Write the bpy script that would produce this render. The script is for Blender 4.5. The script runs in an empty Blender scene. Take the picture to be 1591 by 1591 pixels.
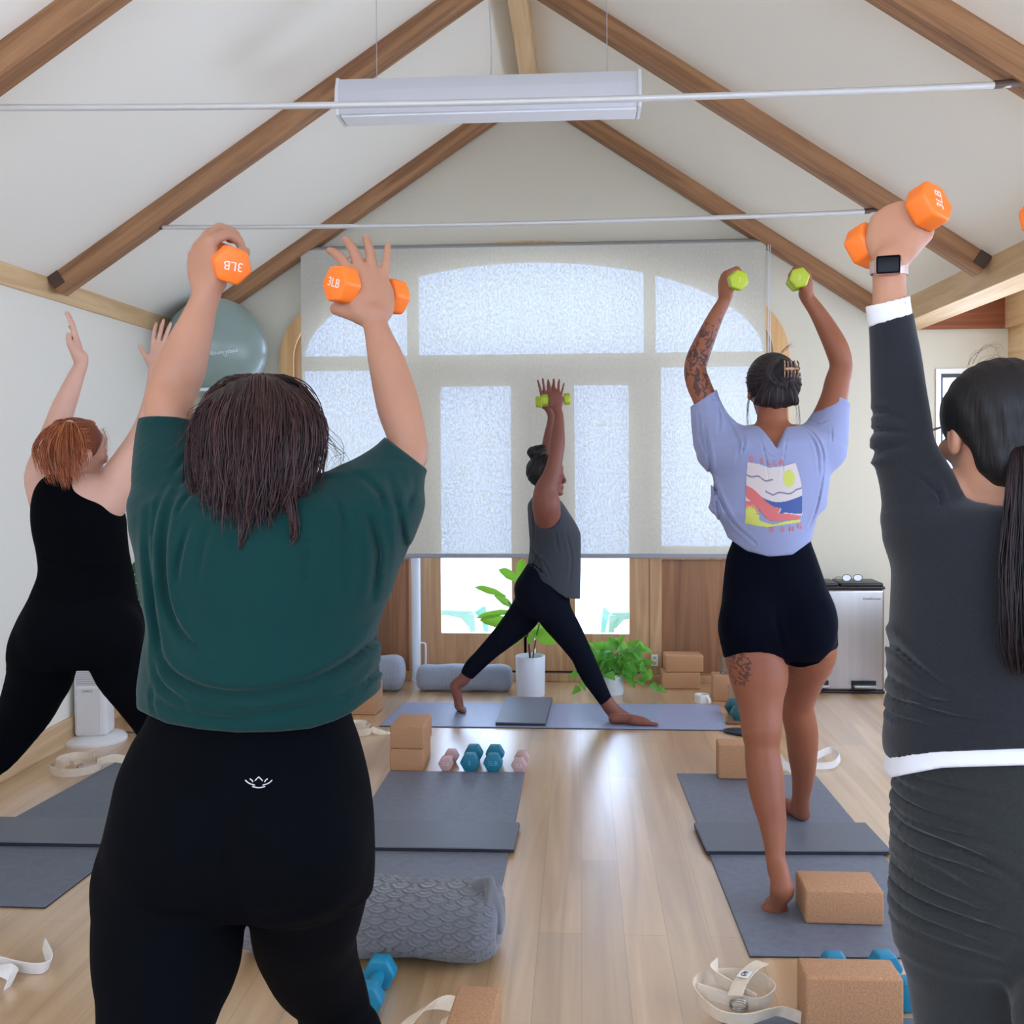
import bpy, bmesh, math, random
import numpy as np
from mathutils import Vector, Matrix
from mathutils.bvhtree import BVHTree

random.seed(7); rng = np.random.default_rng(7)
SC = bpy.context.scene
COL = SC.collection

# ---------------------------------------------------------------- camera
FPX, CX, CY, CAMH = 1600., 795.5, 742., 1.39
PSI, PIT, ROL = math.radians(3.75), math.radians(1.0), math.radians(0.3)
cF = np.array([-math.sin(PSI)*math.cos(PIT), math.cos(PSI)*math.cos(PIT), -math.sin(PIT)])
_R0 = np.array([math.cos(PSI), math.sin(PSI), 0]); _U0 = np.cross(_R0, cF)
cR = _R0*math.cos(ROL)-_U0*math.sin(ROL); cU = _U0*math.cos(ROL)+_R0*math.sin(ROL)
cO = np.array([0, 0, CAMH])
cam_data = bpy.data.cameras.new('camera'); cam = bpy.data.objects.new('camera', cam_data); COL.objects.link(cam)
cam_data.sensor_width = 36; cam_data.sensor_fit = 'HORIZONTAL'; cam_data.lens = 36*FPX/1591
cam_data.shift_x = 0; cam_data.shift_y = (CY-795.5)/1591
cam_data.clip_start = 0.05; cam_data.clip_end = 200
M = Matrix.Identity(4)
for i in range(3):
    M[i][0] = cR[i]; M[i][1] = cU[i]; M[i][2] = -cF[i]; M[i][3] = cO[i]
cam.matrix_world = M
SC.camera = cam

# ---------------------------------------------------------------- world, lights, exposure
W = bpy.data.worlds.new('world'); SC.world = W; W.use_nodes = True
wn = W.node_tree; wn.nodes.clear()
wo = wn.nodes.new('ShaderNodeOutputWorld'); wb = wn.nodes.new('ShaderNodeBackground')
wb.inputs[0].default_value = (0.50, 0.68, 1.0, 1); wb.inputs[1].default_value = 7.0
wn.links.new(wb.outputs[0], wo.inputs[0])

def area(name, loc, size, aim, energy, color, spread=180):
    l = bpy.data.lights.new(name, 'AREA'); l.shape = 'RECTANGLE'; l.size, l.size_y = size
    l.energy = energy; l.color = color; l.spread = math.radians(spread)
    o = bpy.data.objects.new(name, l); COL.objects.link(o); o.location = loc
    o.rotation_euler = Vector(aim).to_track_quat('-Z', 'Y').to_euler(); return o
# added fill lamps just inside the walls, standing in for unseen window daylight
area('fill_back', (-0.3, -1.30, 1.9), (3.6, 1.9), (0, 1, 0.55), 21, (1.0, 0.90, 0.78))  # added front fill, tilted up to brighten the ceiling
area('fill_side', (2.48, 1.9, 1.35), (3.4, 1.3), (-1, 0, 0.45), 17, (1.0, 0.91, 0.80))
area('fill_side_far', (2.48, 5.25, 1.35), (1.7, 1.3), (-1, 0.15, 0.3), 12, (1.0, 0.93, 0.86))
area('fill_left', (-2.44, 0.2, 1.5), (2.0, 1.2), (1, 0.1, 0.2), 10, (1.0, 0.94, 0.86))  # added fill lamp; the left wall behind it is solid
SC.view_settings.view_transform = 'Standard'; SC.view_settings.look = 'None'
SC.view_settings.gamma = 1; SC.view_settings.exposure = 0.0; SC.view_settings.use_curve_mapping = False
SC.cycles.use_denoising = True
SC.cycles.max_bounces = 8; SC.cycles.diffuse_bounces = 4; SC.cycles.transparent_max_bounces = 16

# ---------------------------------------------------------------- pixel helpers (frame 1591 x 1591)
def ray(u, v): return cF+cR*(u-CX)/FPX-cU*(v-CY)/FPX
def P(u, v, y):
    d = ray(u, v); return cO+d*((y)/d[1])
def PF(u, v, z=0.0):
    d = ray(u, v); return cO+d*((z-CAMH)/d[2])
def PX(u, v, x):
    d = ray(u, v); return cO+d*(x/d[0])
def DR(r, y): return r*y/FPX

# ---------------------------------------------------------------- materials
MATS = {}
def srgb(c):
    return tuple(((x/255)/12.92 if x/255 <= 0.04045 else ((x/255+0.055)/1.055)**2.4) for x in c)
def mat(name, rgb, rough=0.6, metal=0.0, bump=0.0, bscale=60, var=0.0, vscale=6, stretch=(1, 1, 1), coat=0, sheen=0, spec=None, trans=0.0, sss=0.0, alpha=1.0, clearrough=.1, bdist=0.004):
    if name in MATS: return MATS[name]
    m = bpy.data.materials.new(name); m.use_nodes = True; nt = m.node_tree
    b = nt.nodes['Principled BSDF']; c = srgb(rgb)
    b.inputs['Base Color'].default_value = (*c, 1); b.inputs['Roughness'].default_value = rough
    b.inputs['Metallic'].default_value = metal; b.inputs['Coat Weight'].default_value = coat; b.inputs['Coat Roughness'].default_value = clearrough
    b.inputs['Sheen Weight'].default_value = sheen; b.inputs['Transmission Weight'].default_value = trans
    b.inputs['Subsurface Weight'].default_value = sss; b.inputs['Subsurface Radius'].default_value = (0.02, 0.008, 0.004); b.inputs['Subsurface Scale'].default_value = 0.5
    if spec is not None: b.inputs['Specular IOR Level'].default_value = spec
    if alpha < 1: b.inputs['Alpha'].default_value = alpha
    tc = nt.nodes.new('ShaderNodeTexCoord'); mp = nt.nodes.new('ShaderNodeMapping'); mp.inputs['Scale'].default_value = stretch
    nt.links.new(tc.outputs['Object'], mp.inputs[0])
    if var > 0:
        n = nt.nodes.new('ShaderNodeTexNoise'); n.inputs['Scale'].default_value = vscale; n.inputs['Detail'].default_value = 5
        nt.links.new(mp.outputs[0], n.inputs['Vector'])
        r = nt.nodes.new('ShaderNodeValToRGB'); r.color_ramp.elements[0].position = 0.3; r.color_ramp.elements[1].position = 0.7
        r.color_ramp.elements[0].color = (*[x*(1-var) for x in c], 1); r.color_ramp.elements[1].color = (*[min(1, x*(1+var)) for x in c], 1)
        nt.links.new(n.outputs['Fac'], r.inputs[0]); nt.links.new(r.outputs[0], b.inputs['Base Color'])
    if bump > 0:
        n = nt.nodes.new('ShaderNodeTexNoise'); n.inputs['Scale'].default_value = bscale; n.inputs['Detail'].default_value = 4
        nt.links.new(mp.outputs[0], n.inputs['Vector'])
        bp = nt.nodes.new('ShaderNodeBump'); bp.inputs['Strength'].default_value = bump; bp.inputs['Distance'].default_value = bdist
        nt.links.new(n.outputs['Fac'], bp.inputs['Height']); nt.links.new(bp.outputs[0], b.inputs['Normal'])
    MATS[name] = m; return m

def wood(name, rgb, dark, rough=0.5, axis='x', scale=1.0, planks=None, coat=0.0, coatr=0.2, knots=True, bump=.15, pvar=.80):
    """grain runs along the given object axis"""
    if name in MATS: return MATS[name]
    m = bpy.data.materials.new(name); m.use_nodes = True; nt = m.node_tree; L = nt.links
    b = nt.nodes['Principled BSDF']; b.inputs['Roughness'].default_value = rough
    b.inputs['Coat Weight'].default_value = coat; b.inputs['Coat Roughness'].default_value = coatr
    tc = nt.nodes.new('ShaderNodeTexCoord'); mp = nt.nodes.new('ShaderNodeMapping')
    s = {'x': (0.8, 14, 14), 'y': (14, 0.8, 14), 'z': (14, 14, 0.8)}[axis]
    mp.inputs['Scale'].default_value = [k*scale for k in s]
    L.new(tc.outputs['Object'], mp.inputs[0])
    n = nt.nodes.new('ShaderNodeTexNoise'); n.inputs['Scale'].default_value = 1.6; n.inputs['Detail'].default_value = 8; n.inputs['Distortion'].default_value = 1.2
    L.new(mp.outputs[0], n.inputs['Vector'])
    r = nt.nodes.new('ShaderNodeValToRGB'); r.color_ramp.elements[0].position = 0.34; r.color_ramp.elements[1].position = 0.66
    r.color_ramp.elements[0].color = (*srgb(dark), 1); r.color_ramp.elements[1].color = (*srgb(rgb), 1)
    L.new(n.outputs['Fac'], r.inputs[0]); out = r.outputs[0]
    if planks:
        wd, ln = planks
        br = nt.nodes.new('ShaderNodeTexBrick'); br.inputs['Color1'].default_value = (pvar, pvar, pvar, 1); br.inputs['Color2'].default_value = (1.0, 1.0, 1.0, 1)
        br.inputs['Mortar'].default_value = (0.62, 0.58, 0.55, 1); br.inputs['Scale'].default_value = 1.0; br.inputs['Mortar Size'].default_value = 0.0014
        br.inputs['Brick Width'].default_value = ln; br.inputs['Row Height'].default_value = wd; br.offset = 0.37; br.inputs['Mortar Smooth'].default_value = 0.3
        mp2 = nt.nodes.new('ShaderNodeMapping')
        if axis == 'y': mp2.inputs['Rotation'].default_value = (0, 0, math.pi/2)
        if axis == 'z': mp2.inputs['Rotation'].default_value = (0, math.pi/2, 0)
        L.new(tc.outputs['Object'], mp2.inputs[0]); L.new(mp2.outputs[0], br.inputs['Vector'])
        if axis == 'z':
            sp = nt.nodes.new('ShaderNodeSeparateXYZ'); cb = nt.nodes.new('ShaderNodeCombineXYZ'); L.new(tc.outputs['Object'], sp.inputs[0]); L.new(sp.outputs[2], cb.inputs[0]); L.new(sp.outputs[0], cb.inputs[1]); L.new(cb.outputs[0], br.inputs['Vector'])
        mx = nt.nodes.new('ShaderNodeMix'); mx.data_type = 'RGBA'; mx.blend_type = 'MULTIPLY'; mx.inputs[0].default_value = 1.0
        L.new(out, mx.inputs[6]); L.new(br.outputs['Color'], mx.inputs[7]); out = mx.outputs[2]
    L.new(out, b.inputs['Base Color'])
    bp = nt.nodes.new('ShaderNodeBump'); bp.inputs['Strength'].default_value = bump; bp.inputs['Distance'].default_value = 0.003
    L.new(n.outputs['Fac'], bp.inputs['Height']); L.new(bp.outputs[0], b.inputs['Normal'])
    MATS[name] = m; return m

# ---------------------------------------------------------------- object helpers
def link(name, me, m=None, parent=None, loc=None, smooth=False):
    o = bpy.data.objects.new(name, me); COL.objects.link(o)
    if m is not None:
        for mm in (m if isinstance(m, (list, tuple)) else [m]): me.materials.append(mm)
    if smooth and len(me.polygons): me.polygons.foreach_set('use_smooth', [True]*len(me.polygons))
    if loc is not None: o.location = loc
    if parent is not None: o.parent = parent
    return o
def mesh(name, V, Fc, m=None, parent=None, smooth=False, loc=None):
    me = bpy.data.meshes.new(name); me.from_pydata([tuple(map(float, v)) for v in V], [], [tuple(map(int, f)) for f in Fc]); me.validate(); me.update()
    return link(name, me, m, parent, loc, smooth)
def tag(o, label=None, cat=None, group=None, kind=None):
    if label: o['label'] = label
    if cat: o['category'] = cat
    if group: o['group'] = group
    if kind: o['kind'] = kind
    return o
def struct(o): o['kind'] = 'structure'; return o
def empty(name, loc=(0, 0, 0), rz=0, label=None, cat=None, group=None, rot=None):
    o = bpy.data.objects.new(name, None); COL.objects.link(o); o.location = tuple(map(float, loc)); o.rotation_euler = rot or (0, 0, rz)
    o.empty_display_size = 0.05
    return tag(o, label, cat, group)

class MB:
    def __init__(s): s.bm = bmesh.new(); s.mi = 0
    def _new(s, v0, f0=None):
        for f in s.bm.faces[f0:] if f0 is not None else []: f.material_index = s.mi
    def box(s, lo, hi, bev=0.0, seg=2, mtx=None):
        t = bmesh.new(); bmesh.ops.create_cube(t, size=1)
        c = [(lo[i]+hi[i])/2 for i in range(3)]; d = [hi[i]-lo[i] for i in range(3)]
        for v in t.verts: v.co = Vector([v.co[i]*d[i]+c[i] for i in range(3)])
        if bev > 0: bmesh.ops.bevel(t, geom=t.edges[:], offset=bev, segments=seg, affect='EDGES', profile=0.5)
        s.merge(t, mtx); return s
    def prism(s, pts, z0, z1, mtx=None, bev=0.0, seg=2):
        t = bmesh.new(); vs = [t.verts.new((x, y, z0)) for x, y in pts]
        f = t.faces.new(vs); r = bmesh.ops.extrude_face_region(t, geom=[f])
        for g in r['geom']:
            if isinstance(g, bmesh.types.BMVert): g.co.z = z1
        bmesh.ops.recalc_face_normals(t, faces=t.faces[:])
        if bev > 0: bmesh.ops.bevel(t, geom=t.edges[:], offset=bev, segments=seg, affect='EDGES', profile=0.5)
        s.merge(t, mtx); return s
    def tube(s, pts, r, n=12, cap=True, flat=None):
        pts = [Vector(tuple(map(float, p))) for p in pts]; t = bmesh.new(); rings = []
        rs = r if isinstance(r, (list, tuple, np.ndarray)) else [r]*len(pts)
        up = None
        for i, p in enumerate(pts):
            a = pts[max(i-1, 0)]; b = pts[min(i+1, len(pts)-1)]; d = (b-a).normalized()
            if up is None: up = d.orthogonal().normalized()
            up = (up-d*up.dot(d)).normalized(); q = d.cross(up)
            rings.append([t.verts.new(p+(up*math.cos(2*math.pi*k/n)+q*math.sin(2*math.pi*k/n))*rs[i]) for k in range(n)])
        for a, b in zip(rings, rings[1:]):
            for k in range(n): t.faces.new((a[k], a[(k+1) % n], b[(k+1) % n], b[k]))
        if cap: t.faces.new(rings[0][::-1]); t.faces.new(rings[-1])
        s.merge(t); return s
    def lathe(s, prof, n=32, c=(0, 0, 0), mtx=None):
        t = bmesh.new(); rings = []
        for (r, z) in prof:
            if r < 1e-6: rings.append([t.verts.new((c[0], c[1], c[2]+z))]*n)
            else: rings.append([t.verts.new((c[0]+r*math.cos(2*math.pi*k/n), c[1]+r*math.sin(2*math.pi*k/n), c[2]+z)) for k in range(n)])
        for a, b in zip(rings, rings[1:]):
            for k in range(n):
                vs = []
                for v in (a[k], a[(k+1) % n], b[(k+1) % n], b[k]):
                    if v not in vs: vs.append(v)
                if len(vs) > 2:
                    try: t.faces.new(vs)
                    except ValueError: pass
        s.merge(t, mtx); return s
    def raw(s, V, Fc, mtx=None):
        t = bmesh.new(); vs = [t.verts.new(tuple(map(float, v))) for v in V]
        for f in Fc:
            try: t.faces.new([vs[i] for i in f])
            except ValueError: pass
        s.merge(t, mtx); return s
    def merge(s, t, mtx=None):
        if mtx is not None: t.transform(mtx)
        for f in t.faces: f.material_index = s.mi
        me = bpy.data.meshes.new('tmp'); t.to_mesh(me); t.free(); s.bm.from_mesh(me); bpy.data.meshes.remove(me)
    def build(s, name, m, parent=None, smooth=None, loc=None):
        me = bpy.data.meshes.new(name); s.bm.to_mesh(me); s.bm.free()
        o = link(name, me, m, parent, loc)
        if smooth is not None:
            me.polygons.foreach_set('use_smooth', [True]*len(me.polygons))
            try: me.set_sharp_from_angle(angle=math.radians(smooth))
            except Exception: pass
        return o
def cr(pts, n=6):
    """Catmull-Rom resample of rows of numbers"""
    A = np.array(pts, float); A = np.vstack([2*A[0]-A[1], A, 2*A[-1]-A[-2]]); out = []
    for i in range(1, len(A)-2):
        for t in np.linspace(0, 1, n, endpoint=False):
            a, b, c, d = A[i-1:i+3]
            out.append(0.5*((2*b)+(-a+c)*t+(2*a-5*b+4*c-d)*t*t+(-a+3*b-3*c+d)*t**3))
    out.append(A[-2]); return np.array(out)
def frame_m(o, x, y, z):
    m = Matrix.Identity(4)
    for i in range(3): m[i][0] = x[i]; m[i][1] = y[i]; m[i][2] = z[i]; m[i][3] = o[i]
    return m
def nrm(v): v = np.array(v, float); return v/np.linalg.norm(v)
def text_obj(s, size, m, mtx, parent=None, extrude=0.0004, name='lettering', space=1.0, bold=0.0):
    cu = bpy.data.curves.new('txt', 'FONT'); cu.body = s; cu.size = size; cu.align_x = 'CENTER'; cu.align_y = 'CENTER'; cu.extrude = extrude; cu.space_character = space; cu.offset = bold
    t = bpy.data.objects.new('txt', cu); COL.objects.link(t)
    dg = bpy.context.evaluated_depsgraph_get(); me = bpy.data.meshes.new_from_object(t.evaluated_get(dg))
    bpy.data.objects.remove(t); bpy.data.curves.remove(cu); me.materials.clear(); me.transform(mtx)
    return link(name, me, m, parent)

# ---------------------------------------------------------------- volume modelling (smooth unions -> one surface)
def smin(a, b, k):
    if k <= 0: return np.minimum(a, b)
    h = np.clip(0.5+0.5*(a-b)/k, 0, 1); return a+(b-a)*h-k*h*(1-h)
class Vol:
    def __init__(s, lo, hi, h):
        s.o = np.array(lo, np.float32); s.h = h; s.n = np.ceil((np.array(hi)-np.array(lo))/h).astype(int)+1
        s.D = np.full(s.n, 0.3, np.float32)
    def sl(s, lo, hi):
        a = np.clip(np.floor((np.array(lo)-s.o)/s.h).astype(int), 0, s.n); b = np.clip(np.ceil((np.array(hi)-s.o)/s.h).astype(int)+1, 0, s.n)
        if (b <= a).any(): return None
        g = [(s.o[i]+s.h*np.arange(a[i], b[i])).astype(np.float32) for i in range(3)]
        return tuple(slice(a[i], b[i]) for i in range(3)), g[0][:, None, None], g[1][None, :, None], g[2][None, None, :]
    def add(s, prim, k=0.015, grow=0.0):
        fn, lo, hi = prim; mg = k+grow+3*s.h; r = s.sl(np.array(lo)-mg, np.array(hi)+mg)
        if r is None: return s
        q, X, Y, Z = r; s.D[q] = smin(s.D[q], (fn(X, Y, Z)-grow).astype(np.float32), k); return s
    def sub(s, prim, k=0.0, grow=0.0):
        fn, lo, hi = prim; mg = k+grow+3*s.h; r = s.sl(np.array(lo)-mg, np.array(hi)+mg)
        if r is None: return s
        q, X, Y, Z = r; s.D[q] = -smin(-s.D[q], (fn(X, Y, Z)-grow).astype(np.float32), k); return s
    def cut(s, fn, lo=None, hi=None):
        """keep where fn < 0"""
        r = s.sl(lo if lo is not None else s.o, hi if hi is not None else s.o+s.h*s.n)
        if r is None: return s
        q, X, Y, Z = r; s.D[q] = np.maximum(s.D[q], fn(X, Y, Z)+0*s.D[q]); return s
    def disp(s, fn, lo=None, hi=None):
        r = s.sl(lo if lo is not None else s.o, hi if hi is not None else s.o+s.h*s.n)
        q, X, Y, Z = r; s.D[q] += (fn(X, Y, Z)).astype(np.float32); return s
    def keep(s):
        s.K = s.D.copy(); return s
    def under(s, src, zlo, zhi, gap=.004, m=.012):
        """hold the body below the inside of a garment between two heights"""
        hi = src.o+src.h*(np.array(src.K.shape)-1); lo2 = src.o.copy(); hi2 = hi.copy(); lo2[2] = max(lo2[2], zlo); hi2[2] = min(hi2[2], zhi)
        r = s.sl(lo2+s.h, hi2-2*s.h)
        q, X, Y, Z = r; A = src.K
        for ax, G in enumerate((X.ravel(), Y.ravel(), Z.ravel())):
            t = np.clip((G-src.o[ax])/src.h, 0, src.K.shape[ax]-1.001); i = t.astype(int); w = (t-i).astype(np.float32); sh = [1, 1, 1]; sh[ax] = -1; w = w.reshape(sh)
            A = A.take(i, ax)*(1-w)+A.take(i+1, ax)*w
        s.D[q] = np.where(A < m, np.maximum(s.D[q], A+gap), s.D[q]); return s
    def folds(s, lines, yfun, y0, depth=0.006, w=0.012, side=-1, ridge=0.5):
        """drape creases along polylines given in pixels, cut into the side of the cloth that faces -y"""
        for L in lines:
            dp, ww = depth, w
            if isinstance(L, tuple): L, dp, ww = L
            pts = np.array([P(u, v, y0) for u, v in cr(L, 4)])
            lo = pts.min(0)-4*ww; hi = pts.max(0)+4*ww; lo[1] = s.o[1]; hi[1] = yfun
            r = s.sl(lo, hi)
            if r is None: continue
            q, X, Y, Z = r; px = X[:, 0, 0][:, None]; pz = Z[0, 0, :][None, :]; best = np.full((px.shape[0], pz.shape[1]), 1e9); wt = np.zeros_like(best)
            n = len(pts)-1
            for i in range(n):
                a = pts[i, [0, 2]]; b = pts[i+1, [0, 2]]; d = b-a; L2 = d@d+1e-12
                t = np.clip(((px-a[0])*d[0]+(pz-a[1])*d[1])/L2, 0, 1); dd = (px-a[0]-t*d[0])**2+(pz-a[1]-t*d[1])**2
                m = dd < best; best = np.where(m, dd, best); wt = np.where(m, np.sin(np.pi*np.clip((i+t)/n, 0.04, 0.96))**0.5, wt)
            e = np.sqrt(best); g = dp*wt*(np.exp(-(e/(ww*0.45))**2)-ridge*np.exp(-((e-ww)/(ww*0.6))**2))
            fade = np.clip((yfun-Y)/0.03, 0, 1)
            s.D[q] += (g[:, None, :]*fade).astype(np.float32)
        return s
    def mesh(s, name, m, parent=None, smooth=1):
        D = s.D; D[0] = D[-1] = 1; D[:, 0] = D[:, -1] = 1; D[:, :, 0] = D[:, :, -1] = 1
        D[D == 0] = 1e-6
        S = D < 0; nx, ny, nz = S.shape
        c = S[:-1, :-1, :-1].astype(np.int8)
        for (i, j, k) in ((1,0,0),(0,1,0),(0,0,1),(1,1,0),(1,0,1),(0,1,1),(1,1,1)):
            c = c+S[i:nx-1+i, j:ny-1+j, k:nz-1+k]
        I, J, K = np.nonzero((c > 0) & (c < 8)); del c
        corner = [(i, j, k) for i in (0, 1) for j in (0, 1) for k in (0, 1)]
        val = {q: D[I+q[0], J+q[1], K+q[2]] for q in corner}
        acc = np.zeros((len(I), 3)); cnt = np.zeros(len(I))
        for a in corner:
            for ax in range(3):
                if a[ax] == 0:
                    b = list(a); b[ax] = 1; b = tuple(b); va, vb = val[a], val[b]; mk = (va < 0) != (vb < 0)
                    t = np.where(mk, va/np.where(mk, va-vb, 1), 0)
                    p = np.tile(np.array(a, float), (len(I), 1)); p[:, ax] += t; acc += p*mk[:, None]; cnt += mk
        V = (np.stack([I, J, K], 1)+acc/cnt[:, None])*s.h+s.o
        idx = np.full((nx-1, ny-1, nz-1), -1, np.int32); idx[I, J, K] = np.arange(len(I)); Q = []
        for ax in range(3):
            A = S.take(range(0, S.shape[ax]-1), ax); B = S.take(range(1, S.shape[ax]), ax)
            E = np.nonzero(A != B); e = [E[0], E[1], E[2]]
            o1, o2 = [(1, 2), (2, 0), (0, 1)][ax]
            ok = (e[o1] > 0) & (e[o2] > 0) & (e[o1] < idx.shape[o1]) & (e[o2] < idx.shape[o2]); e = [q[ok] for q in e]
            def at(d1, d2):
                r = [q.copy() for q in e]; r[o1] = r[o1]-d1; r[o2] = r[o2]-d2; return idx[r[0], r[1], r[2]]
            q = np.stack([at(1, 1), at(0, 1), at(0, 0), at(1, 0)], 1); fl = ~A[e[0], e[1], e[2]]
            q[fl] = q[fl][:, ::-1]; Q.append(q)
        Q = np.concatenate(Q); Q = Q[(Q >= 0).all(1)]
        for _ in range(smooth):
            N = np.zeros_like(V); n = np.zeros(len(V))
            for i in range(4):
                for j in ((i+1) % 4, (i+3) % 4):
                    N += np.stack([np.bincount(Q[:, i], V[Q[:, j], a], len(V)) for a in range(3)], 1); n += np.bincount(Q[:, i], minlength=len(V))
            V = V*0.4+0.6*N/np.maximum(n, 1)[:, None]
        me = bpy.data.meshes.new(name); me.vertices.add(len(V)); me.vertices.foreach_set('co', V.astype(np.float32).ravel())
        me.loops.add(len(Q)*4); me.loops.foreach_set('vertex_index', Q.ravel().astype(np.int32))
        me.polygons.add(len(Q)); me.polygons.foreach_set('loop_start', np.arange(0, len(Q)*4, 4, dtype=np.int32)); me.polygons.foreach_set('loop_total', np.full(len(Q), 4, np.int32))
        me.update(calc_edges=True); me.validate()
        s.D = None
        return link(name, me, m, parent, smooth=True)

def limb(rows, planes=(), n=4, dr=0.0, flat=None):
    """rows of (x, y, z, r): a tapering tube; planes = [(point, normal)] keeps the side opposite the normal.
    flat = (axis, factor) squeezes the section along a direction"""
    R = cr(rows, n) if n > 1 else np.array(rows, float); R[:, 3] = np.maximum(R[:, 3]+dr, 0.002); pl = [(np.array(p, float), nrm(q)) for p, q in planes]
    ax = nrm(flat[0]) if flat else None; fa = 1/flat[1]-1 if flat else 0
    def fn(X, Y, Z):
        d = None
        for i in range(len(R)-1):
            a, b = R[i, :3], R[i+1, :3]; ab = b-a; L = ab@ab+1e-12
            dx, dy, dz = X-a[0], Y-a[1], Z-a[2]
            t = np.clip((dx*ab[0]+dy*ab[1]+dz*ab[2])/L, 0, 1)
            ex, ey, ez = dx-t*ab[0], dy-t*ab[1], dz-t*ab[2]; q = ex**2+ey**2+ez**2
            if ax is not None: pr = ex*ax[0]+ey*ax[1]+ez*ax[2]; q = q+pr**2*((1+fa)**2-1)
            e = np.sqrt(q)-(R[i, 3]+t*(R[i+1, 3]-R[i, 3]))
            d = e if d is None else np.minimum(d, e)
        for p, q in pl: d = np.maximum(d, (X-p[0])*q[0]+(Y-p[1])*q[1]+(Z-p[2])*q[2])
        return d
    m = R[:, 3].max(); return fn, R[:, :3].min(0)-m, R[:, :3].max(0)+m
def limb_px(rows, **k): return limb([(*P(u, v, y), DR(r, y)) for u, v, y, r in rows], **k)
def ell(c, r, ax=None):
    c = np.array(c, float); r = np.array(r, float); A = np.eye(3) if ax is None else np.array(ax, float)
    def fn(X, Y, Z):
        dx, dy, dz = X-c[0], Y-c[1], Z-c[2]
        p = [dx*A[i][0]+dy*A[i][1]+dz*A[i][2] for i in range(3)]
        k0 = np.sqrt(sum((p[i]/r[i])**2 for i in range(3))); k1 = np.sqrt(sum((p[i]/r[i]**2)**2 for i in range(3)))+1e-9
        return k0*(k0-1)/k1
    m = r.max(); return fn, c-m, c+m
def loft(rows, ex=2.2, dr=0.0):
    """rows of (z, cx, cy, a, b)"""
    rows = sorted(rows); R = cr(rows, 6); R = R[np.argsort(R[:, 0])]
    z0, z1 = R[0, 0], R[-1, 0]
    def fn(X, Y, Z):
        g = [np.interp(Z, R[:, 0], R[:, i]).astype(np.float32) for i in range(1, 5)]
        a = np.maximum(g[2]+dr, .005); b = np.maximum(g[3]+dr, .005)
        d = ((np.abs((X-g[0])/a)**ex+np.abs((Y-g[1])/b)**ex)**(1/ex)-1)*np.minimum(a, b)
        return np.maximum(np.maximum(d, Z-z1-dr), z0-dr-Z)
    a = np.array([(R[:, 1]-R[:, 3]).min(), (R[:, 2]-R[:, 4]).min(), z0]); b = np.array([(R[:, 1]+R[:, 3]).max(), (R[:, 2]+R[:, 4]).max(), z1])
    return fn, a-dr-.01, b+dr+.01
def loft_px(rows, **k):
    """rows of (v, uL, uR, y, b)"""
    out = []
    for v, l, r, y, b in rows:
        p, q = P(l, v, y), P(r, v, y); m = (p+q)/2; sl, sr = p[0]/y, q[0]/y; cx = m[0]; aa = abs(q[0]-p[0])/2
        for _ in range(12):      # ellipse whose outline, seen from the camera, spans l..r
            e1 = math.sqrt(aa*aa+sl*sl*b*b); e2 = math.sqrt(aa*aa+sr*sr*b*b); w = q[0]-p[0]; aa = max(.01, aa*w/(e1+e2)); cx = (p[0]+e1+q[0]-e2)/2
        out.append((m[2], cx, y, aa, b))
    return loft(out, **k)

FL = [(.044, .027, .021), (.048, .031, .022), (.045, .029, .021), (.036, .022, .018)]
def hand(vol, w, e1, e2, e3, curls, s=1.0, thumb='open', spread=0.0, k=0.006, rfat=1.0, palm_len=0.085):
    """w wrist point, e1 along the hand, e2 towards the thumb, e3 out of the palm; curls: 4 x 3 angles in degrees"""
    w = np.array(w, float); e1 = nrm(e1); e2 = nrm(np.array(e2)-e1*np.dot(e2, e1)); e3 = nrm(np.array(e3)-e1*np.dot(e3, e1)-e2*np.dot(e3, e2))
    L = lambda a, b, c: w+s*(a*e1+b*e2+c*e3)
    vol.add(ell(L(palm_len*.52, 0, 0), (s*(palm_len*.62), s*.040*rfat, s*.0145*rfat), (e1, e2, e3)), k*1.6)
    vol.add(limb([(*L(.012, .018, .010), s*.014*rfat), (*L(.045, .026, .014), s*.013*rfat)], n=1), .014)
    vol.add(limb([(*L(.015, -.022, .008), s*.012*rfat), (*L(.06, -.026, .006), s*.011*rfat)], n=1), .014)
    for i in range(4):
        off = (.029, .0095, -.0105, -.029)[i]; base = L(palm_len-(.0, -.003, .001, .009)[i], off, 0)
        ang = 0; sp = math.radians(spread)*(1.3, .4, -.5, -1.5)[i]; d0 = e1*math.cos(sp)+e2*math.sin(sp); p = base
        r0 = (.0092, .0094, .009, .0078)[i]*s*rfat; pts = [(*L(palm_len*.55, off*.75, 0), r0*1.05), (*p, r0*1.08)]
        for j in range(3):
            ang += math.radians(curls[i][j]); p = p+(d0*math.cos(ang)+e3*math.sin(ang))*FL[i][j]*s; pts.append((*p, r0*(.95, .87, .72)[j]))
        vol.add(limb(pts, n=1), k)
    T = {'open': [(.018, .022, .006), (.042, .047, .014), (.066, .066, .018), (.088, .078, .018)],
         'grip': [(.018, .022, .008), (.045, .042, .026), (.068, .034, .048), (.082, .012, .056)],
         'along': [(.018, .022, .008), (.045, .040, .018), (.070, .042, .022), (.094, .040, .020)]}[thumb] if isinstance(thumb, str) else thumb
    rr = (.0145, .0125, .0105, .0085)
    vol.add(limb([(*L(*q), s*rfat*rr[i]) for i, q in enumerate(T)], n=3), .010)

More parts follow.
